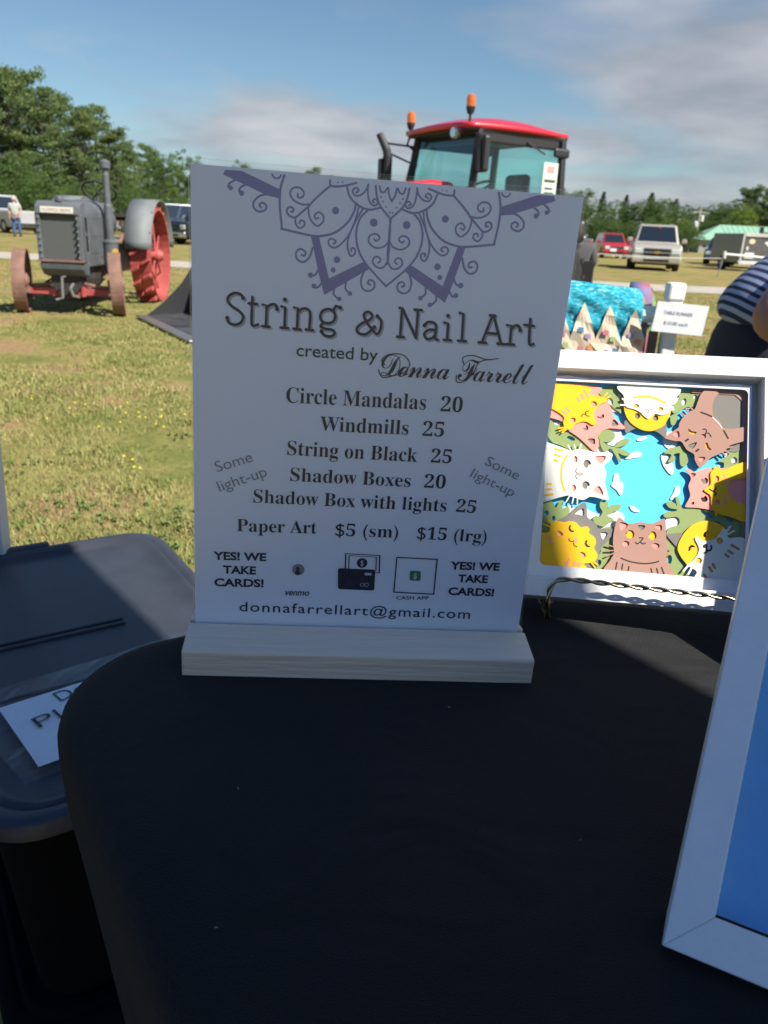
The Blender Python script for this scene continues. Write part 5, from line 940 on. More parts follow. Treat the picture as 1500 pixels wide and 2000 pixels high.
CATS=[['pink and yellow paper cat asleep in the top left corner',[['pink',3.6,[-102,1433,369,1443,375,1378,440,1330,480,1265,509,1196,580,1134,575,1107,464,1106,390,1050,399,987,387,935,365,915,258,1008,178,1061,127,1091,113,1139,19,1167,-87,1183],[],0],['yellow',4.8,[-103,1429,281,1435,307,1374,348,1361,405,1355,441,1326,391,1292,359,1254,346,1210,363,1157,370,1139,354,1123,336,1125,295,1147,255,1144,210,1120,176,1076,137,1088,118,1130,118,1179,31,1235,-95,1290],[[406,1348,444,1390],[424,1334,465,1365],[137,1094,86,1082],[143,1086,93,1060],[147,1080,114,1049]],11]],[['stripe','pink',1,'p',[265,1402,297,1349],12],['stripe','pink',1,'p',[244,1367,263,1328],12],['stripe','pink',1,'p',[217,1335,232,1311],12],['stripe','pink',1,'p',[132,1250,156,1230],12],['stripe','pink',1,'p',[104,1224,137,1201],12],['cheek','pink',1,'h',[369,1296,367,1285,358,1276,346,1273,334,1275,325,1283,321,1293,324,1305,332,1313,344,1317,356,1314,365,1307],0],['cheek','pink',1,'h',[213,1155,211,1144,203,1136,193,1132,182,1134,173,1142,170,1153,172,1164,180,1172,190,1176,201,1173,210,1166],0],['mouth','dark',1,'p',[253,1187,265,1206,281,1207,293,1195,313,1193],6],['mouth','dark',1,'p',[288,1206,284,1225,307,1236],6],['eye','grey',0,'h',[373,1200,400,1199,419,1221,430,1201,412,1181,390,1182],0],['eye','grey',0,'h',[273,1097,292,1101,295,1128,313,1109,310,1087,290,1077],0],['ear','grey',0,'h',[501,1184,541,1142,487,1128],0],['ear','grey',0,'h',[311,1010,365,1017,364,969],0]]],['white and yellow paper cat hanging upside down at the top',[['grey',3.4,[589,1180,679,1145,862,1156,896,1182,897,1060,821,1104,668,1116,600,1077],[],0],['yellow',4.4,[575,1275,596,1310,745,1305,916,1314,924,1256,907,1209,873,1148,801,1107,727,1106,652,1141,601,1197],[],0],['cream',5.4,[536,1457,964,1459,963,1380,982,1377,950,1326,919,1318,944,1300,921,1272,909,1252,855,1231,806,1239,759,1197,721,1221,696,1246,645,1269,596,1280,572,1318,567,1371],[[607,1314,558,1347],[607,1296,545,1297],[896,1281,945,1281]],12]],[['eye','grey',1,'h',[699,1219,696,1207,689,1198,679,1194,668,1196,660,1205,657,1216,659,1228,666,1238,677,1241,687,1239,695,1231],0],['eye','grey',1,'h',[836,1210,834,1198,827,1189,816,1185,806,1187,798,1196,795,1207,797,1219,804,1228,815,1232,825,1230,833,1221],0],['cheek','pink',2,'h',[686,1296,684,1288,676,1281,666,1279,655,1280,648,1286,644,1293,647,1301,654,1308,665,1310,675,1309,683,1303],0],['cheek','pink',2,'h',[868,1281,866,1273,858,1267,848,1264,838,1265,830,1271,827,1279,829,1287,837,1293,847,1296,857,1294,865,1289],0],['mouth','pink',2,'p',[729,1274,750,1268,757,1243],7],['mouth','pink',2,'p',[783,1275,762,1266,747,1238],7],['collar','yellow',2,'p',[642,1360,715,1376,802,1364,876,1333],13]]],['brown paper cat with yellow eyes stretching out of the top right corner',[['brown',5.0,[1157,1438,1270,1438,1244,1388,1231,1333,1233,1279,1242,1244,1286,1205,1315,1159,1380,1154,1489,1170,1490,1081,1367,1023,1330,977,1281,947,1227,917,1204,886,1164,842,1142,842,1113,892,1104,938,1051,970,1010,1030,960,1033,890,1049,898,1071,982,1139,989,1169,1016,1225,1064,1275,1102,1296],[[1032,1235,1003,1259],[1059,1263,1036,1289],[1092,1283,1066,1312],[1340,1004,1381,1012],[1329,982,1360,964],[1311,966,1333,942]],11]],[['eye','yellow',0,'h',[1058,1137,1088,1117,1119,1114,1109,1096,1086,1093,1064,1107],0],['eye','yellow',0,'h',[1186,1028,1202,1033,1212,1004,1232,982,1212,976,1190,994],0],['ear','pink',0,'h',[945,1083,986,1114,994,1063],0],['ear','pink',0,'h',[1139,916,1190,917,1160,877],0],['nose','pink',0,'h',[1152,1095,1186,1100,1185,1068],0],['forehead_patch','grey',0,'h',[1058,1003,1125,1033,1092,979],0],['mouth','dark',0,'p',[1164,1137,1183,1140,1191,1122,1182,1098],7],['mouth','dark',0,'p',[1187,1108,1209,1108,1226,1082],7],['collar','dark',0,'p',[1147,1271,1186,1259,1225,1243],10],['collar','dark',0,'p',[1318,1135,1349,1078],10],['collar','cream',0,'p',[1234,1236,1276,1195,1304,1155],4],['forehead_patch','dark',0,'p',[1040,1038,1058,1051],12],['forehead_patch','dark',0,'p',[1120,962,1136,976],12]]],['white paper cat looking in from the left edge',[['cream',5.2,[-76,975,20,957,143,920,192,906,253,923,316,914,378,905,495,906,491,854,444,805,463,748,457,670,489,547,456,540,358,554,298,524,211,544,168,547,4,486,-58,473],[[192,902,164,948],[226,913,211,956],[253,917,263,963],[198,549,174,499],[229,545,220,493],[258,541,258,489]],9]],[['collar','yellow',0,'p',[162,869,132,804,123,725,134,648,159,581],13],['stripe','yellow',0,'p',[66,912,121,898],14],['stripe','yellow',0,'p',[69,866,107,855],14],['stripe','yellow',0,'p',[67,821,92,815],14],['stripe','yellow',0,'p',[23,629,52,631],14],['stripe','yellow',0,'p',[20,586,57,591],14],['stripe','yellow',0,'p',[13,540,67,549],14],['cheek','pink',0,'h',[242,840,241,826,236,816,228,812,219,815,213,825,210,838,212,852,217,862,225,867,233,863,240,854],0],['cheek','pink',0,'h',[243,614,241,601,236,590,227,586,218,589,212,599,209,612,210,626,216,636,224,640,233,637,240,628],0],['eye','grey',0,'h',[286,812,295,833,317,841,337,831,346,808,331,802,322,788,317,777,295,786],0],['eye','grey',0,'h',[286,643,295,664,316,672,337,662,345,640,331,633,322,620,317,609,295,618],0],['ear','pink',0,'h',[371,870,456,878,415,815],0],['ear','pink',0,'h',[372,598,415,642,451,574],0],['mouth','grey',0,'p',[239,766,233,743,248,729],7],['mouth','grey',0,'p',[248,726,234,707,247,686],7],['nose','pink',0,'p',[261,722,280,726],21]]],['yellow and grey paper cat in the bottom left corner',[['grey',3.6,[118,329,122,353,193,400,241,450,284,494,312,508,326,497,334,451,343,393,409,351,428,315,533,320,545,304,499,219,457,170,438,100,421,-5,288,-16,162,251],[],0],['yellow',4.8,[72,324,116,348,167,340,211,352,257,344,292,312,336,321,360,299,356,270,402,239,410,193,400,158,424,120,428,97,410,62,367,41,334,32,331,-19,-13,-48,-24,217,48,252,63,277],[[89,319,36,351],[74,295,16,314],[394,60,434,32],[383,51,416,11]],12]],[['ear','cream',0,'h',[246,414,287,450,310,458,312,405,272,411],0],['ear','cream',0,'h',[445,283,491,288,494,268,465,229],0],['eye','grey',1,'h',[201,293,205,314,221,322,217,300,229,283,246,279,236,267,216,268],0],['eye','grey',1,'h',[325,187,331,207,350,215,344,194,355,176,371,172,361,161,342,162],0],['cheek','pink',1,'h',[162,237,155,231,144,230,133,234,124,243,120,253,122,262,129,268,140,269,151,264,160,256,164,246],0],['cheek','pink',1,'h',[340,88,333,83,322,83,311,89,302,98,299,109,301,118,309,123,320,122,331,117,339,108,343,97],0],['mouth','dark',1,'p',[210,217,215,201,237,196,246,204],6],['mouth','dark',1,'p',[247,189,250,169,273,158],6],['nose','pink',1,'p',[254,213,267,202],18],['stripe','pink',1,'p',[220,60,201,10],14],['stripe','pink',1,'p',[262,41,253,9],13],['stripe','pink',1,'p',[301,38,294,10],12],['stripe','pink',1,'p',[43,195,68,215],14],['stripe','pink',1,'p',[73,173,92,185],13]]],['brown paper cat with round yellow eyes sitting at the bottom middle',[['brown',5.0,[563,398,587,403,646,366,730,383,814,379,872,408,911,415,922,287,935,189,930,114,967,-30,507,-26,526,81,548,133,536,219,543,320],[[552,179,495,191],[549,152,491,146],[548,133,493,103],[925,194,968,196],[922,160,958,153]],9]],[['ear','pink',0,'h',[583,371,593,308,644,357],0],['ear','pink',0,'h',[835,359,885,372,885,328],0],['eye','yellow',0,'h',[627,295,643,293,646,313,675,315,690,294,686,266,663,253,638,262],0],['eye','yellow',0,'h',[791,292,807,296,811,316,837,318,852,294,847,269,825,256,801,265],0],['cheek','pink',0,'h',[657,213,654,202,645,193,632,189,619,191,609,198,605,208,608,219,617,228,630,232,643,230,653,223],0],['cheek','pink',0,'h',[877,214,873,203,864,194,850,191,836,192,826,199,822,209,825,220,835,229,849,233,862,231,873,224],0],['forehead_patch','grey',0,'h',[713,356,769,358,740,321],0],['mouth','dark',0,'p',[728,263,756,262,738,235,754,220,774,226],7],['mouth','dark',0,'p',[700,225,716,216,731,230],7],['collar','dark',0,'p',[600,98,670,77,765,70,836,82,874,97],8],['stripe','dark',0,'p',[572,63,565,12],8],['stripe','dark',0,'p',[614,54,610,14],8],['stripe','dark',0,'p',[660,39,656,10],8],['stripe','dark',0,'p',[820,37,828,10],8],['stripe','dark',0,'p',[861,41,872,7],8],['stripe','dark',0,'p',[896,52,917,2],8]]],['white paper cat with an orange yellow face in the bottom right corner',[['grey',3.4,[929,299,949,313,1051,317,1065,208,1020,204],[],0],['yellow',4.4,[1192,428,1125,402,1065,343,1027,275,1009,208,1031,150,1066,106,1084,89,1133,94,1210,165,1264,228,1335,323,1345,377,1299,415,1249,429],[],0],['cream',5.4,[1331,379,1359,359,1371,312,1494,298,1504,-22,1162,-22,1149,41,1109,67,1078,85,1119,121,1154,177,1158,225,1132,276,1131,299,1153,301,1176,279,1216,278,1266,295,1298,330],[[1348,346,1378,399],[1362,338,1405,368],[1092,89,1054,38],[1115,74,1089,18]],14]],[['eye','dark',1,'h',[1189,317,1197,342,1231,357,1214,340,1211,304,1195,306],0],['eye','dark',1,'h',[1086,195,1090,225,1113,240,1137,225,1109,221,1099,196],0],['cheek','pink',2,'h',[1328,288,1325,276,1317,266,1305,262,1294,264,1285,272,1282,285,1284,297,1293,307,1304,311,1316,309,1325,300],0],['cheek','pink',2,'h',[1183,126,1180,114,1172,105,1161,101,1150,103,1142,111,1138,123,1141,135,1149,144,1160,148,1171,146,1180,138],0],['mouth','dark',2,'p',[1209,226,1220,207,1237,207,1248,226,1244,243],10],['mouth','dark',2,'p',[1217,210,1215,194,1196,184],10],['nose','dark',2,'p',[1197,234,1207,241],21],['stripe','tan',2,'p',[1390,259,1438,234],16],['stripe','tan',2,'p',[1369,215,1397,198],16],['stripe','tan',2,'p',[1349,184,1370,170],16],['stripe','tan',2,'p',[1234,82,1253,54],16],['stripe','tan',2,'p',[1260,106,1275,81],16],['stripe','tan',2,'p',[1201,22,1219,-2],16]]],['pink and yellow paper cat leaning in from the right edge',[['pink',3.6,[1048,817,1078,822,1120,803,1185,830,1251,841,1482,821,1487,519,1288,511,1193,523,1134,527,1063,526,1060,544,1090,616,1076,691,1092,756],[],0],['yellow',4.8,[1230,801,1271,840,1319,826,1479,900,1481,786,1397,762,1364,734,1358,671,1400,598,1484,567,1486,447,1379,472,1285,496,1242,549,1234,624,1186,665,1232,712],[[1265,823,1255,851],[1289,828,1286,856],[1272,514,1279,479],[1302,503,1322,482]],14]],[['eye','grey',0,'h',[1166,749,1187,750,1196,766,1215,752,1215,729,1198,715,1176,719],0],['eye','dark',0,'h',[1167,606,1187,610,1198,624,1214,612,1217,590,1201,576,1177,579],0],['ear','grey',0,'h',[1091,791,1129,789,1106,761],0],['ear','grey',0,'h',[1091,553,1118,573,1119,549],0],['cheek','pink',1,'h',[1294,760,1292,748,1287,739,1279,736,1271,738,1266,746,1263,758,1265,769,1270,778,1278,782,1286,779,1292,771],0],['cheek','pink',1,'h',[1300,576,1299,565,1293,556,1286,552,1278,555,1272,563,1270,574,1272,585,1277,594,1285,597,1292,595,1298,587],0],['mouth','dark',1,'p',[1224,674,1251,661,1272,684],8],['mouth','dark',1,'p',[1251,658,1274,642,1258,628],8],['collar','pink',1,'p',[1325,789,1338,764,1344,720],12],['collar','pink',1,'p',[1346,632,1324,558],12]]]]
GREENS=[[[18,1150,77,1113,181,1173,411,1093,439,1016,404,961,369,916,233,908,98,955,40,977,-16,1067],[[218,1003,212,997,199,995,183,998,168,1005,158,1014,156,1023,162,1029,175,1031,191,1028,206,1021,216,1012]],2.2],[[520,1052,512,1027,490,1007,458,998,425,1003,401,1020,391,1044,399,1070,421,1090,453,1099,486,1094,510,1077],[],2.6],[[407,1012,465,976,515,966,562,1022,623,1031,618,999,564,967,521,956,565,953,634,921,629,898,579,902,548,916,576,855,557,851,517,914,485,948,449,916,416,960],[],2.8],[[377,1419,544,1455,565,1328,560,1241,534,1253,476,1297,424,1347],[[491,1337,494,1323,492,1310,485,1303,476,1303,466,1310,459,1323,455,1337,457,1350,464,1357,474,1357,483,1350],[551,1381,550,1369,545,1360,539,1356,532,1359,526,1368,524,1380,525,1392,530,1401,536,1405,543,1402,549,1393]],2.2],[[972,1442,1174,1442,1116,1333,1043,1313,960,1258,921,1328,993,1379],[[1044,1353,1039,1339,1030,1330,1021,1329,1014,1334,1010,1346,1011,1361,1016,1375,1024,1384,1034,1386,1041,1380,1045,1368],[1125,1397,1121,1386,1115,1378,1107,1376,1101,1380,1096,1389,1096,1401,1099,1412,1106,1419,1113,1421,1120,1417,1124,1408]],2.2],[[929,1229,965,1257,984,1232,961,1167,935,1170],[],2.6],[[889,938,930,979,991,996,1032,1012,1052,948,1069,885,1043,842,1013,853,1005,919,1004,945,962,930,976,892,934,866,922,875,944,928],[],2.8],[[1376,1022,1470,1060,1473,900,1344,847,1331,891,1293,901,1365,957],[[1431,999,1426,987,1419,978,1412,976,1407,981,1404,992,1405,1005,1410,1017,1416,1025,1424,1027,1429,1022,1432,1012],[1429,916,1426,903,1419,894,1408,889,1397,892,1389,901,1386,914,1389,927,1397,936,1407,941,1418,938,1426,929]],2.2],[[-45,499,68,501,102,451,123,505,154,513,151,455,194,471,208,427,162,372,103,317,13,157,-17,154],[[49,408,48,397,42,389,35,386,26,388,20,395,17,405,19,416,24,424,32,427,40,425,47,418],[102,372,101,362,97,355,91,352,85,354,80,360,78,370,79,380,83,387,89,390,95,388,100,381]],2.2],[[431,519,460,541,492,517,488,472,511,500,584,511,573,472,531,450,490,421,521,405,540,387,517,373,470,333,421,342,395,363,382,388,405,415,430,404,452,444,432,481],[],2.8],[[424,290,544,337,573,226,537,85,524,-40,319,-39,386,73,455,141],[[461,48,455,37,447,30,438,29,431,34,427,45,429,57,435,69,443,76,452,77,459,71,463,61]],2.2],[[920,543,933,563,982,554,1000,530,986,599,1010,594,1043,514,1137,534,1151,447,1083,341,1017,174,1093,-5,964,-16,923,166,935,342,1011,386,1021,424,997,448,926,436,903,453,924,480,984,491,1001,505,947,513],[[976,123,974,106,969,93,961,88,952,92,946,104,943,121,945,138,950,151,958,157,967,153,973,141]],2.2],[[1125,545,1480,471,1495,286,1355,300,1305,433,1141,396],[[1179,518,1245,485,1260,467,1234,459,1180,493],[1398,438,1390,433,1381,432,1371,437,1364,446,1362,456,1365,465,1372,470,1382,470,1392,465,1398,457,1401,447]],2.2]]
CLOUDS=[[591,1048,582,1015,555,989,517,978,479,984,449,1006,438,1039,446,1072,473,1098,512,1109,550,1103,579,1080],[501,937,494,914,475,896,447,888,419,892,398,907,389,930,395,953,415,972,443,979,471,975,492,960],[156,1068,148,1027,122,996,85,983,47,992,17,1019,5,1059,13,1099,39,1130,76,1143,115,1135,144,1107],[993,1053,987,1017,968,990,941,978,913,986,892,1011,884,1047,890,1083,909,1111,936,1122,964,1114,985,1089],[319,457,382,442,431,433,491,469,589,457,618,415,594,331,526,224,424,65,376,314],[928,432,1023,464,1043,390,956,321,920,330],[964,59,1036,53,1067,-6,967,-14],[1198,42,1194,24,1183,11,1166,5,1150,8,1138,20,1133,36,1137,54,1148,68,1165,74,1181,70,1193,59],[686,1032,706,1055,742,1067,763,1059,743,1042,713,1029],[606,878,643,920,691,945,731,926,712,902,657,886],[530,749,558,757,572,703,602,677,593,601,577,591,551,628,510,660,524,697],[654,511,690,506,732,474,704,466,673,476],[990,684,1017,680,1016,629,966,581,953,592,976,639],[873,931,924,921,969,844,963,781,935,787,890,849],[146,450,219,482,259,433,188,376],[1476,980,1467,941,1441,911,1406,899,1370,906,1343,933,1333,971,1342,1010,1367,1040,1403,1053,1439,1045,1465,1018],[589,1334,579,1293,548,1262,505,1249,461,1257,428,1284,414,1324,424,1365,455,1396,498,1409,543,1401,576,1373],[1142,1378,1132,1344,1101,1318,1059,1307,1016,1313,984,1336,971,1368,982,1402,1012,1428,1055,1440,1098,1433,1130,1410]]
M_BAND=[[177,2663,189,2687,278,2687,477,2613,480,2571,420,2575,261,2633],[652,2390,695,2393,761,2175,953,2280,982,2242,739,2085,703,2197]]
M_STROKE=[[11,[243,2643,214,2624,205,2607,218,2600]],[11,[300,2624,272,2609,262,2590,274,2578]],[11,[471,2573,420,2584,373,2573,341,2543,341,2512,367,2494,401,2505,407,2526,388,2540,370,2528,379,2515]],[12,[498,2683,482,2628,478,2574,480,2519,487,2465,494,2415]],[12,[491,2416,557,2406,654,2393,713,2396,786,2421,850,2478,880,2536,886,2575]],[9,[434,2684,447,2667,470,2669,481,2683]],[10,[636,2551,596,2548,551,2566,532,2599,549,2626,585,2628,606,2604,594,2582,574,2583,573,2599]],[11,[745,2652,703,2615,661,2574,633,2541,597,2508,562,2479,530,2487,517,2509,529,2529,550,2525,551,2508,539,2507]],[10,[565,2481,566,2450,587,2427,612,2440,612,2462,593,2466,588,2452]],[10,[634,2548,634,2511,650,2470,685,2445,713,2468,714,2499,689,2515,668,2499,673,2482,688,2487]],[11,[742,2679,748,2653,789,2652,832,2661,883,2677]],[11,[833,2657,850,2610,882,2578,928,2554,972,2550,1024,2565]],[10,[948,2675,936,2644,909,2618,878,2615,865,2638,884,2653,898,2639,884,2629]],[10,[946,2672,949,2624,963,2584,990,2571,1005,2591,989,2605,975,2593,985,2586]],[11,[988,2671,999,2614,1023,2568,1083,2508]],[10,[1009,2670,1019,2643,1038,2645,1055,2667,1063,2630,1081,2599]],[11,[1083,2508,1079,2453,1079,2397,1078,2339,1082,2276]],[10,[1081,2397,1054,2365,1009,2356,971,2381,974,2416,1006,2428,1028,2409,1010,2392,998,2401]],[10,[1081,2289,1058,2255,1024,2254,999,2279,1006,2305,1029,2309,1042,2290,1028,2278]],[11,[954,2545,916,2504,898,2440,903,2377,928,2314,970,2259,1027,2205,1083,2155]],[10,[903,2562,892,2502,865,2427,834,2379,791,2342,757,2347,748,2372,766,2386,789,2373,776,2360]],[10,[928,2554,889,2481,860,2409,854,2352,872,2305,895,2315,896,2340,877,2344,876,2328]],[11,[664,2331,647,2279,614,2252,580,2267,575,2301,597,2320,624,2306,621,2286,604,2289]],[11,[702,2222,683,2189,658,2186]],[11,[721,2150,699,2122,678,2129]],[11,[794,2126,792,2093,820,2068]],[11,[857,2167,856,2127,880,2105]],[11,[958,2236,940,2184,951,2137,983,2123,1015,2141,1014,2173,990,2184,978,2166,993,2158]]]
M_DOT=[[218,2600,12],[275,2579,14],[779,2530,19],[784,2672,4],[809,2676,4],[1020,2617,5],[1034,2595,5],[1051,2570,5],[1072,2542,5],[990,2485,21],[800,2278,18],[782,2222,14],[658,2186,15],[680,2129,14],[824,2069,13],[882,2103,13]]
M_AXIS=[1082,2153,1080,2596]
TITLE=[[290,2039,276,2056,244,2062,212,2043,205,2017,227,1990,269,1965,291,1936,277,1902,242,1889,209,1902,203,1926],[341,2047,338,1909,352,1890,374,1899],[321,2011,367,2010],[398,2009,421,2008,419,1892],[399,1891,439,1890],[420,1989,443,2012,469,2014,478,1993],[503,2006,524,2005,523,1890],[502,1890,544,1889],[521,2045,522,2044],[574,2005,595,2004,594,1888],[573,1888,614,1886],[595,1977,618,2001,650,2001,665,1974,663,1888],[643,1888,685,1887],[807,1973,794,2001,762,2010,731,1994,722,1963,736,1939,767,1931,797,1944,807,1973],[791,1999,807,2030,832,2023],[741,1933,727,1912,753,1900,797,1895,807,1874,781,1858,746,1866,733,1884],[1032,1927,988,1885,944,1889,933,1914,958,1942,1009,1971,1013,1997,990,2010,969,1994,983,1956,1023,1912,1051,1889,1069,1923,1068,1966,1045,1989],[1169,2044,1183,2044,1185,1883],[1167,1882,1206,1882],[1184,2042,1277,1882],[1277,1882,1275,2040],[1254,2040,1296,2040],[1320,1957,1339,1976,1369,1975,1387,1957,1387,1892,1405,1880],[1386,1933,1347,1933,1323,1908,1340,1882,1371,1887,1387,1909],[1450,2019,1451,2018],[1432,1979,1455,1978,1459,1882],[1438,1882,1481,1882],[1515,2039,1538,2038,1546,1883],[1523,1883,1569,1883],[1692,2038,1725,2037],[1708,2038,1664,1881],[1714,2038,1777,1882],[1679,1937,1753,1936],[1645,1881,1689,1881],[1756,1881,1798,1880],[1799,1989,1825,1989,1830,1881],[1807,1881,1856,1881],[1827,1966,1845,1989,1869,1988,1879,1968],[1932,2034,1941,1910,1954,1886,1970,1893],[1901,1997,1958,1995]]
TITLE_DOT=[[290,2038],[203,1924],[478,1991],[521,2045],[832,2022],[733,1884],[1450,2019],[1320,1957],[1880,1966],[1032,1927],[1045,1989]]
TEXTS=[['created by','sans',596,1736,1064,1736,71],['Circle Mandalas','serif',546,1461,1372,1466,86],['20','serif',1462,1462,1593,1463,83],['Windmills','serif',751,1302,1281,1307,83],['25','serif',1368,1305,1497,1306,83],['String on Black','serif',562,1143,1349,1139,83],['25','serif',1434,1141,1561,1141,80],['Shadow Boxes','serif',585,979,1322,976,80],['20','serif',1408,977,1540,977,80],['Shadow Box with lights','serif',366,829,1562,825,80],['25','serif',1624,828,1749,824,77],['Paper Art','serif',268,635,759,640,77],['$5 (sm)','serif',878,631,1273,635,77],['$15 (lrg)','serif',1394,633,1842,628,77],['YES! WE','bold',124,438,452,441,52],['TAKE','bold',184,345,390,346,52],['CARDS!','bold',130,254,440,258,52],['YES! WE','bold',1630,432,1954,435,52],['TAKE','bold',1690,343,1887,344,52],['CARDS!','bold',1636,249,1940,249,52],['venmo','boldit',578,205,732,207,31],['CASH APP','sansb',1298,202,1511,207,25],['donnafarrellart@gmail.com','sans',289,80,1799,77,68],['Some','grey',149,1012,362,1091,68],['light-up','grey',165,889,449,1005,68],['Some','grey',1769,1145,1985,1056,62],['light-up','grey',1686,1061,1970,944,62]]
ICON={'card':[906,410,1146,409,1150,260,914,262],'note':[946,512,1172,511,1178,382,1154,384,1148,477,948,480],'note4':[946,515,1172,511,1177,385,950,390],'coin':[1058,452],'portrait':[656,389],'cash':[1274,504,1543,501,1544,245,1274,250],'green':[1371,411,1441,410,1444,341,1374,342],'script':[1079,1653,1989,1663]}

# ================================================================ PRICE SIGN
sd=Vector((.9958,.0917,0)); su=Vector((0,0,1)); sn=sd.cross(su)   # local x along the sheet, y up, z toward the camera
SO=Vector((-.1075,-.0099,.0218))
sign=thing('price_sign','large printed price sign in a pale wooden stand on the black tablecloth','sign',M=TM@frame4(SO,sd,su,sn))
maple=mat('pale beech wood',(.74,.61,.46),.55,col2=(.82,.70,.56),scale=26,stretch=(.12,1.6,1.6),bump=.18,bscale=160,detail=7)
# wooden stand: front face, long bevel up to the slot, same behind
prof=[(.031,-.0218),(.031,-.0055),(.0298,-.0042),(.0022,-.0002),(.0022,-.008),(-.0022,-.008),(-.0022,-.0002),(-.0298,-.0042),(-.031,-.0055),(-.031,-.0218)]
prof=[(a,b) for a,b in prof]
mb=MB(); n_=len(prof); V=[(-.0030,z,s) for s,z in prof]+[(.2180,z,s) for s,z in prof]
mb.add(V,[tuple(range(n_-1,-1,-1)),tuple(range(n_,2*n_))]+[(i,(i+1)%n_,(i+1)%n_+n_,i+n_) for i in range(n_)])
obj('wooden_stand',mb,maple,sign,bevel=.0009)
acr=bpy.data.materials.new('clear acrylic'); acr.use_nodes=True; t_=acr.node_tree; t_.nodes.clear()
o_=N(t_,'ShaderNodeOutputMaterial'); tr_=N(t_,'ShaderNodeBsdfTransparent'); tr_.inputs[0].default_value=(.97,.98,.99,1); gl_=N(t_,'ShaderNodeBsdfGlossy'); gl_.inputs['Roughness'].default_value=.3; gl_.inputs[0].default_value=(1,1,1,1)
ms_=N(t_,'ShaderNodeMixShader'); t_.links.new(thin_fresnel(t_,.025),ms_.inputs[0]); t_.links.new(tr_.outputs[0],ms_.inputs[1]); t_.links.new(gl_.outputs[0],ms_.inputs[2]); t_.links.new(ms_.outputs[0],o_.inputs[0])
SW,SH=.2146,.2733
obj('acrylic_panel',MB().box((SW/2,(SH-.0105)/2,.0015),(SW,SH+.0055,.0016)),acr,sign,bevel=.0003)
obj('acrylic_panel',MB().box((SW/2,(SH-.008)/2,-.0012),(SW,SH+.008,.0016)),acr,sign,bevel=.0003)
sp=mat('printed white card',(.86,.88,.93),.75,bump=.03,bscale=900)
paper=obj('paper_sheet',MB().box((SW/2,(SH-.010)/2,-.0001),(SW-.0016,SH+.004,.0003)),sp,sign)
ink1=mat('dark navy print',(.008,.013,.040),.6); lil=mat('lilac print',(.27,.25,.45),.6); grey=mat('grey print',(.24,.25,.30),.6); shd=mat('pale grey print',(.40,.42,.48),.6)
Z0=.0001
class ZS:
    z=.0001
def nz(): ZS.z+=.0000014; return ZS.z
S4=1e-4
# mandala
man=MB(); ax0,ay0,ax1,ay1=[v*S4 for v in M_AXIS]
axd=Vector((ax1-ax0,ay1-ay0)).normalized()
def mir(p): v=Vector((p[0]-ax0,p[1]-ay0)); k=v.dot(axd); w_=axd*k*2-v; return (ax0+w_.x,ay0+w_.y)
for side in (0,1):
    f=(lambda p:p) if side==0 else mir
    for b_ in M_BAND:
        P=[f(p) for p in pairs(b_,S4)]; z=nz(); man.add([(p[0],p[1],z) for p in P],[tuple(range(len(P)))])
    for w_,s_ in M_STROKE: man.ribbon(crom([f(p) for p in pairs(s_,S4)],k=6),w_*S4,nz())
    for x,y,r in M_DOT: p=f((x*S4,y*S4)); man.disc(p,r*S4,nz())
# keep every face turned to the reader
for i,fc in enumerate(man.f):
    a,b,c=[Vector(man.v[k]) for k in (fc[0],fc[1],fc[2])]
obj('mandala_print',man,lil,paper,label='lilac half mandala with scrolls printed across the top of the sign')
# title, drawn as round-ended strokes with a pale offset shadow
for dx,dy,mm_,nm in ((.0009,-.0009,shd,'title_shadow'),(0,0,ink1,'title_lettering')):
    tb=MB()
    for s_ in TITLE:
        P=[(x+dx,y+dy) for x,y in pairs(s_,S4)]
        tb.ribbon(crom(P,k=5) if len(P)>3 else P,.00152,nz())
    for d_ in TITLE_DOT: tb.disc((d_[0]*S4+dx,d_[1]*S4+dy),.00116,nz(),12)
    obj(nm,tb,mm_,paper,label='printed words String & Nail Art' if mm_ is ink1 else None)
CAPS={'serif':.70,'sans':.70,'bold':.70,'boldit':.70,'sansb':.70,'grey':.70,'script':.70}
for s_,st,x0,y0,x1,y1,cp in TEXTS:
    x0,y0,x1,y1,cp=[v*S4 for v in (x0,y0,x1,y1,cp)]
    if st=='serif': me=textmesh(s_,'serif',offset=-.004)
    elif st=='bold': me=textmesh(s_,'sans',offset=.034)
    elif st=='boldit': me=textmesh(s_,'sans',offset=.012,shear=.25)
    elif st=='sansb': me=textmesh(s_,'sans',offset=.008)
    elif st=='grey': me=textmesh(s_,'sans',offset=-.004)
    else: me=textmesh(s_,'sans',offset=.004,spacing=1.12 if '@' in s_ else 1.0)
    L_=math.hypot(x1-x0,y1-y0); fit_text(me,0,L_,0,cp*(1.08 if st=='serif' else 1.45 if st=='boldit' else 1),0,refcap=.69)
    me.materials.append(grey if st=='grey' else ink1)
    o=bpy.data.objects.new('lettering',me); COL.objects.link(o); o.parent=paper; o.location=(x0,y0,nz()); o.rotation_euler=(0,0,math.atan2(y1-y0,x1-x0))
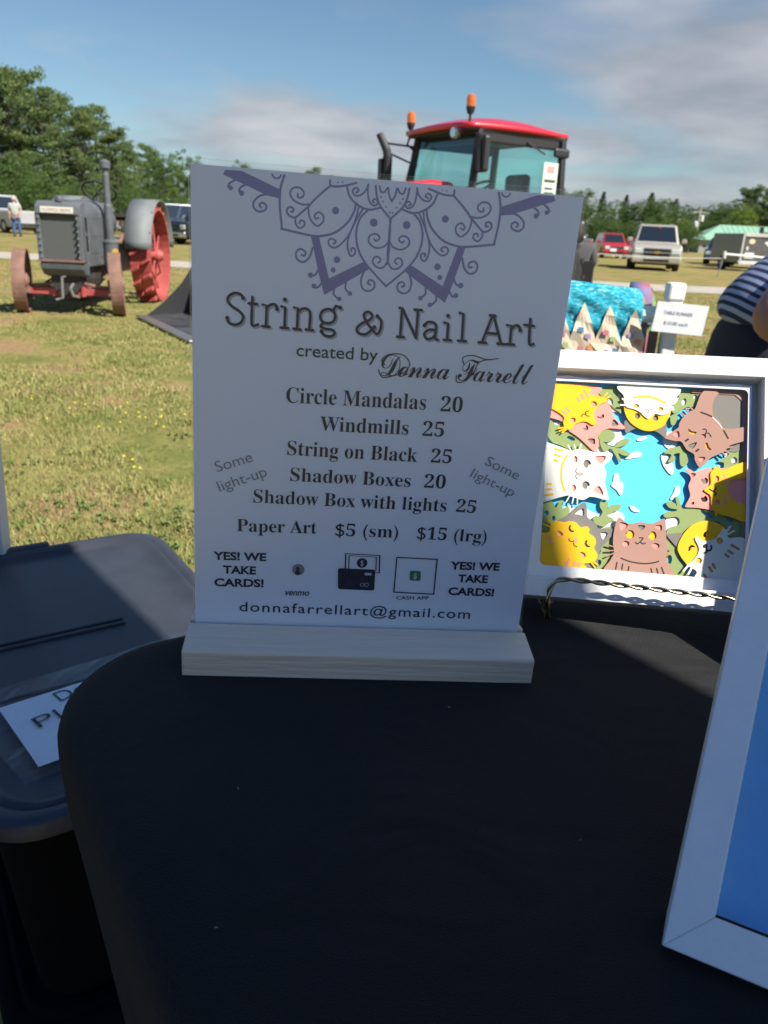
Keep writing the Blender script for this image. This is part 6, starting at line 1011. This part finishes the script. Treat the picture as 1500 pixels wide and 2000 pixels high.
# script line
x0,y0,x1,y1=[v*S4 for v in ICON['script']]
def script(txt,xa,xb,cap,off):
    me=textmesh(txt,'script',offset=off,spacing=.86); fit_text(me,0,xb-xa,0,cap,0,refcap=.70); me.materials.append(ink1)
    o=bpy.data.objects.new('script_lettering',me); COL.objects.link(o); o.parent=paper; o.location=(xa,y0,nz())
W_=x1-x0
script('Donna',x0+.001,x0+W_*.455,.0142,-.004); script('Farrell',x0+W_*.51,x1,.0142,-.004)
sw=MB()
for P in ([(x0-.0005,y0+.0035),(x0+.002,y0-.0008),(x0+.008,y0+.0002),(x0+.015,y0+.003),(x0+.0175,y0+.008),(x0+.013,y0+.0128),(x0+.005,y0+.0125),(x0+.001,y0+.009),(x0+.003,y0+.0065)],
          [(x0+W_*.5,y0+.003),(x0+W_*.5+.001,y0-.001),(x0+W_*.5+.006,y0+.0),(x0+W_*.5+.010,y0+.005),(x0+W_*.5+.013,y0+.0115),(x0+W_*.5+.02,y0+.0135)],
          [(x0+W_*.5+.004,y0+.0095),(x0+W_*.5+.003,y0+.0135),(x0+W_*.5+.009,y0+.0150),(x0+W_*.5+.017,y0+.0132),(x0+W_*.5+.024,y0+.0142)]):
    sw.ribbon(crom(P,k=6),.00055,nz())
obj('script_swash',sw,ink1,paper)
# card and banknote icon
def poly(name,P,m,z): mb=MB().add([(p[0],p[1],z) for p in P],[tuple(range(len(P)))]); return obj(name,mb,m,paper)
def rpoly(P,r,n=5):   # rounded quad
    out=[];k=len(P)
    for i in range(k):
        a,b,c=[Vector(P[j%k]) for j in (i-1,i,i+1)]; u=(a-b).normalized(); v=(c-b).normalized()
        p0=b+u*r; p1=b+v*r
        for s in range(n+1): t=s/n; q_=p0*(1-t)**2+b*2*t*(1-t)+p1*t*t; out.append((q_.x,q_.y))
    return out
card=pairs(ICON['card'],S4); n4=pairs(ICON['note4'],S4)
nb=MB(); 
def frame_loop(mb,P,w,z):
    c=sum((Vector(p) for p in P),Vector((0,0)))/len(P); q=[]
    for p in P: v=Vector(p)-c; s=1-w*1.25/max(v.length,1e-6); q.append(tuple(c+v*s))
    k=len(P); mb.add([(p[0],p[1],z) for p in P]+[(p[0],p[1],z) for p in q],[(i,(i+1)%k,(i+1)%k+k,i+k) for i in range(k)])
frame_loop(nb,n4,.0008,nz()); c_=sum((Vector(p) for p in n4),Vector((0,0)))/4
frame_loop(nb,[tuple(c_+(Vector(p)-c_)*.80) for p in n4],.0006,nz())
obj('banknote_icon',nb,ink1,paper)
coin=pairs(ICON['coin'],S4)[0]; mb=MB().disc(coin,.0034,nz(),20); obj('coin_icon',mb,ink1,paper)
whp=mat('white print',(.62,.65,.72),.75)
for s_,c__,h_,w2,mm_ in (('$',coin,.0038,.0020,whp),):
    me=textmesh(s_,'sans'); fit_text(me,0,w2,0,h_,0); me.materials.append(mm_); o=bpy.data.objects.new('dollar_mark',me); COL.objects.link(o); o.parent=paper; o.location=(c__[0]-w2/2,c__[1]-h_/2,nz())
poly('card_icon',rpoly(card,.0018),ink1,nz()+.00001)
a_,b_,c_,d_=[Vector(p) for p in card]
def cp(u,v): p=(a_*(1-u)+b_*u)*(1-v)+(d_*(1-u)+c_*u)*v; return (p.x,p.y)
mk=MB()
for u0,u1,v0,v1 in ((.10,.16,.16,.36),(.19,.25,.16,.36),(.28,.34,.16,.36),(.10,.22,.60,.63),(.25,.42,.60,.63),(.10,.42,.72,.75),(.10,.42,.83,.86),(.72,.90,.17,.28)):
    z=nz(); mk.add([(*cp(u0,v0),z),(*cp(u1,v0),z),(*cp(u1,v1),z),(*cp(u0,v1),z)],[(3,2,1,0)])
for u in (.66,.78):
    c=cp(u,.74); mk.ribbon([(c[0]+.0012*math.cos(2*PI*k/20),c[1]+.0012*math.sin(2*PI*k/20)) for k in range(21)],.00026,nz())
obj('card_marks',mk,whp,paper)
# payment app marks without their scan codes
pc=pairs(ICON['portrait'],S4)[0]; obj('portrait_print',MB().disc(pc,.0039,nz(),24),mat('portrait backdrop print',(.30,.26,.28),.7),paper,label='tiny round portrait above the word venmo')
pm=MB().disc((pc[0]-.0004,pc[1]+.0007),.0013,nz(),14); pm.disc((pc[0]-.0004,pc[1]-.0022),.0017,nz(),14); obj('portrait_figure',pm,mat('dark figure print',(.05,.03,.035),.7),paper)
cb_=MB(); cs=pairs(ICON['cash'],S4); frame_loop(cb_,cs,.0009,nz()); obj('square_border',cb_,ink1,paper)
poly('green_mark',rpoly(pairs(ICON['green'],S4),.0012),mat('green print',(.02,.22,.08),.6),nz())
gc=sum((Vector(p) for p in pairs(ICON['green'],S4)),Vector((0,0)))/4
me=textmesh('$','sans',offset=.02); fit_text(me,0,.0022,0,.0042,0); me.materials.append(whp); o=bpy.data.objects.new('dollar_mark',me); COL.objects.link(o); o.parent=paper; o.location=(gc.x-.0011,gc.y-.0021,nz())

# ================================================================ LAYERED PAPER CAT PICTURE
aO=Vector((.1318,.0920,.0350)); aA=Vector((.9898,-.1330,.0513)).normalized(); aB=Vector((.0209,.4914,.8707)); aB=(aB-aA*aB.dot(aA)).normalized(); aN=aA.cross(aB)
art=thing('paper_cat_picture','white framed layered paper picture of cats in a ring under blue sky','picture frame',M=TM@frame4(aO,aA,aB,aN))
CM={'yellow':(.93,.50,.012),'pink':(.93,.32,.26),'brown':(.40,.225,.17),'grey':(.20,.185,.16),'cream':(.80,.79,.68),'green':(.26,.33,.12),'dark':(.030,.022,.022),'tan':(.45,.26,.11),'sky':(.10,.55,.82),'white':(.80,.82,.82)}
def cm(k): return mat('card '+k,CM[k],.85,bump=.06,bscale=1500)
picture_frame(art,-.025,.172,-.0245,.1685,.0150,.0150,.0145,.0150,.0165,-.021,whitef)
obj('backing_card',MB().box((.0735,.0735,-.0022),(.1655,.1625,.003)),mat('shade tinted card',(.62,.62,.68),.8),art)  # backing colour holds the lavender of the shade inside the frame
U=1e-4; K_=.001
obj('sky_card',MB().box((.0742,.0732,-.0003),(.1515,.1500,.0008)),cm('sky'),art)
k=0
for L_ in CLOUDS:
    k+=1; P=crom(pairs(L_,U),True,4); sheet2d('cloud_cutout',[P],.0002,.0009+k*.00001,cm('white'),art)
for out,holes,z in GREENS:
    k+=1; sheet2d('leaf_cutout',[crom(pairs(out,U),True,4)]+[crom(pairs(h,U),True,3) for h in holes],(z-1.0)*K_,z*K_+k*.000006,cm('green'),art)
def offs(P,d):
    c=sum((Vector(p) for p in P),Vector((0,0)))/len(P); return [tuple(c+(Vector(p)-c)*d) for p in P]
def stroke_outline(P,w):
    P=[Vector(p) for p in (crom(P,k=4) if len(P)>2 else P)]; m_=len(P); L_=[];R_=[]
    for i,p in enumerate(P):
        d=(P[min(i+1,m_-1)]-P[max(i-1,0)]).normalized(); q=Vector((-d.y,d.x))*w/2; L_.append(p+q); R_.append(p-q)
    d0=(P[1]-P[0]).normalized(); d1=(P[-1]-P[-2]).normalized(); q1=Vector((-d1.y,d1.x)); q0=Vector((d0.y,-d0.x))
    e=[P[-1]+(q1*math.cos(PI*k/5)+d1*math.sin(PI*k/5))*w/2 for k in range(1,5)]; s=[P[0]+(q0*math.cos(PI*k/5)-d0*math.sin(PI*k/5))*w/2 for k in range(1,5)]
    return [tuple(v) for v in L_+e+R_[::-1]+s]
for ci,(lab,layers,feats) in enumerate(CATS):
    root=None; parts=[]
    for li,(c,z,outl,wh,ww) in enumerate(layers):
        holes=[crom(pairs(f[4],U),True,3) for f in feats if f[2]==li and f[3]=='h']
        z1=z*K_+ci*.00002; o=sheet2d('cat_cutout' if root is None else 'cat_layer',[crom(pairs(outl,U),True,5)]+holes,z1-.0011,z1,cm(c),art if root is None else root)
        if root is None: root=o; o['label']=lab
        for w_ in wh: sheet2d('whisker',[stroke_outline(pairs(w_,U),ww*U)],z1-.0009,z1-.00008,cm(c),root)
    for fi,(nm,c,li,kd,pts,ww) in enumerate(feats):
        z1=layers[li][1]*K_+ci*.00002
        if kd=='h': P=crom(pairs(pts,U),True,3); sheet2d(nm,[offs(P,1.08)],z1-.0022,z1-.0012+fi*.000004,cm(c),root)
        else: sheet2d(nm,[stroke_outline(pairs(pts,U),max(ww*1.25,6)*U)],z1-.0003,z1+.00006+fi*.000004,cm(c),root)
# white mat board with a rounded square window, its right-hand corner pieces brown
def rq(x0,x1,y0,y1,r,n=6):
    o=[]
    for cx_,cy_,a in ((x1-r,y1-r,0),(x0+r,y1-r,PI/2),(x0+r,y0+r,PI),(x1-r,y0+r,1.5*PI)):
        for k in range(n+1): o.append((cx_+r*math.cos(a+PI/2*k/n),cy_+r*math.sin(a+PI/2*k/n)))
    return o
whm=mat('white card mat',(.82,.82,.80),.8,bump=.04,bscale=700)
wav=[(-.0095,-.0090)]+[(.1500,-.0095),(.1508,.1490)]+[(.1508-.160*i/14,.1495+.0008*math.sin(i*1.7)+(.0006 if i%5==2 else 0)) for i in range(1,14)]+[(-.0095,.1500)]
sheet2d('mat_board',[wav,rq(0,.1484,-.0002,.1462,.004)],.0062,.0075,whm,art)
sheet2d('grey_card',[rq(.112,.1455,.098,.1440,.0045)],.0024,.0028,cm('grey'),art)
sheet2d('brown_card',[[(.1484,-.0002),(.1490,.1466),(.108,.1466),(.108,.1430),(.140,.1430),(.1455,.1380),(.1465,.02),(.1470,-.0002)]],.0028,.0034,cm('brown'),art)
# ---- twisted wire easel
brass=mat('twisted brass wire',(.42,.36,.25),.28,metal=1,bump=.1,bscale=400)
easel=thing('wire_easel','twisted brass wire easel holding the paper cat picture','easel',M=TM)
def twist(path,rad=.00105,amp=.0011,pitch=.027,name='twisted_wire'):
    pts=[Vector(p) for p in path]; seg=[];tot=0
    dense=[]
    for i in range(len(pts)-1):
        a,b=pts[i],pts[i+1]; n=max(2,int((b-a).length/.0011))
        for k in range(n): dense.append(a.lerp(b,k/n))
    dense.append(pts[-1])
    for _ in range(6): dense=[dense[0]]+[(dense[i-1]+dense[i]*2+dense[i+1])/4 for i in range(1,len(dense)-1)]+[dense[-1]]
    up=Vector((0,0,1)); L_=0; A=[];B=[]
    for i,p in enumerate(dense):
        if i: L_+=(p-dense[i-1]).length
        d=(dense[min(i+1,len(dense)-1)]-dense[max(0,i-1)]).normalized(); u=d.cross(Vector((.1,1,.2))).normalized(); v=d.cross(u); ph=2*PI*L_/pitch
        q=(u*math.cos(ph)+v*math.sin(ph))*amp; A.append(p+q); B.append(p-q)
    for P in (A,B): obj(name,MB().tube(P,rad,8),brass,easel,smooth=True)
def AP(x,y,z): return aO+aA*x+aB*y+aN*z
twist([AP(.008,-.040,.012),AP(.0065,-.030,.022),AP(.0068,-.019,.027),AP(.012,-.0125,.0285),AP(.020,-.0115,.0285),AP(.078,-.0135,.0285),AP(.152,-.0160,.0285),AP(.160,-.020,.027),AP(.162,-.030,.022),AP(.162,-.042,.012)])
p0=AP(.008,-.040,.012); p1=AP(.162,-.042,.012)
for p in (p0,p1):
    e_=Vector((p.x+.002,p.y+.010,.003)); back=Vector((p.x+.004,p.y+.165,.003))
    twist([p,e_,Vector((p.x+.002,p.y+.05,.0035)),back])
twist([AP(.012,-.028,-.026),AP(.045,.06,-.026),AP(.075,.13,-.026)]); twist([AP(.155,-.028,-.026),AP(.115,.06,-.026),AP(.085,.13,-.026)]); 
b_=AP(.08,.13,-.026); twist([b_,Vector((b_.x,b_.y+.06,.004))])
# lint on the cloth
lint=MB(); rl=random.Random(3)
for i in range(7):
    x,y=rl.uniform(-.12,.16),rl.uniform(-.28,-.02); a=rl.uniform(0,6.3); l=rl.uniform(.0006,.0018)
    lint.tube([(x,y,.0006),(x+l*math.cos(a),y+l*math.sin(a),.0009)],.00016,4)
lo_=obj('lint_specks',lint,mat('white lint',(.5,.5,.5),.9)); lo_.matrix_world=TM; tag(lo_,'tiny specks of white lint on the black tablecloth','lint',kind='stuff')
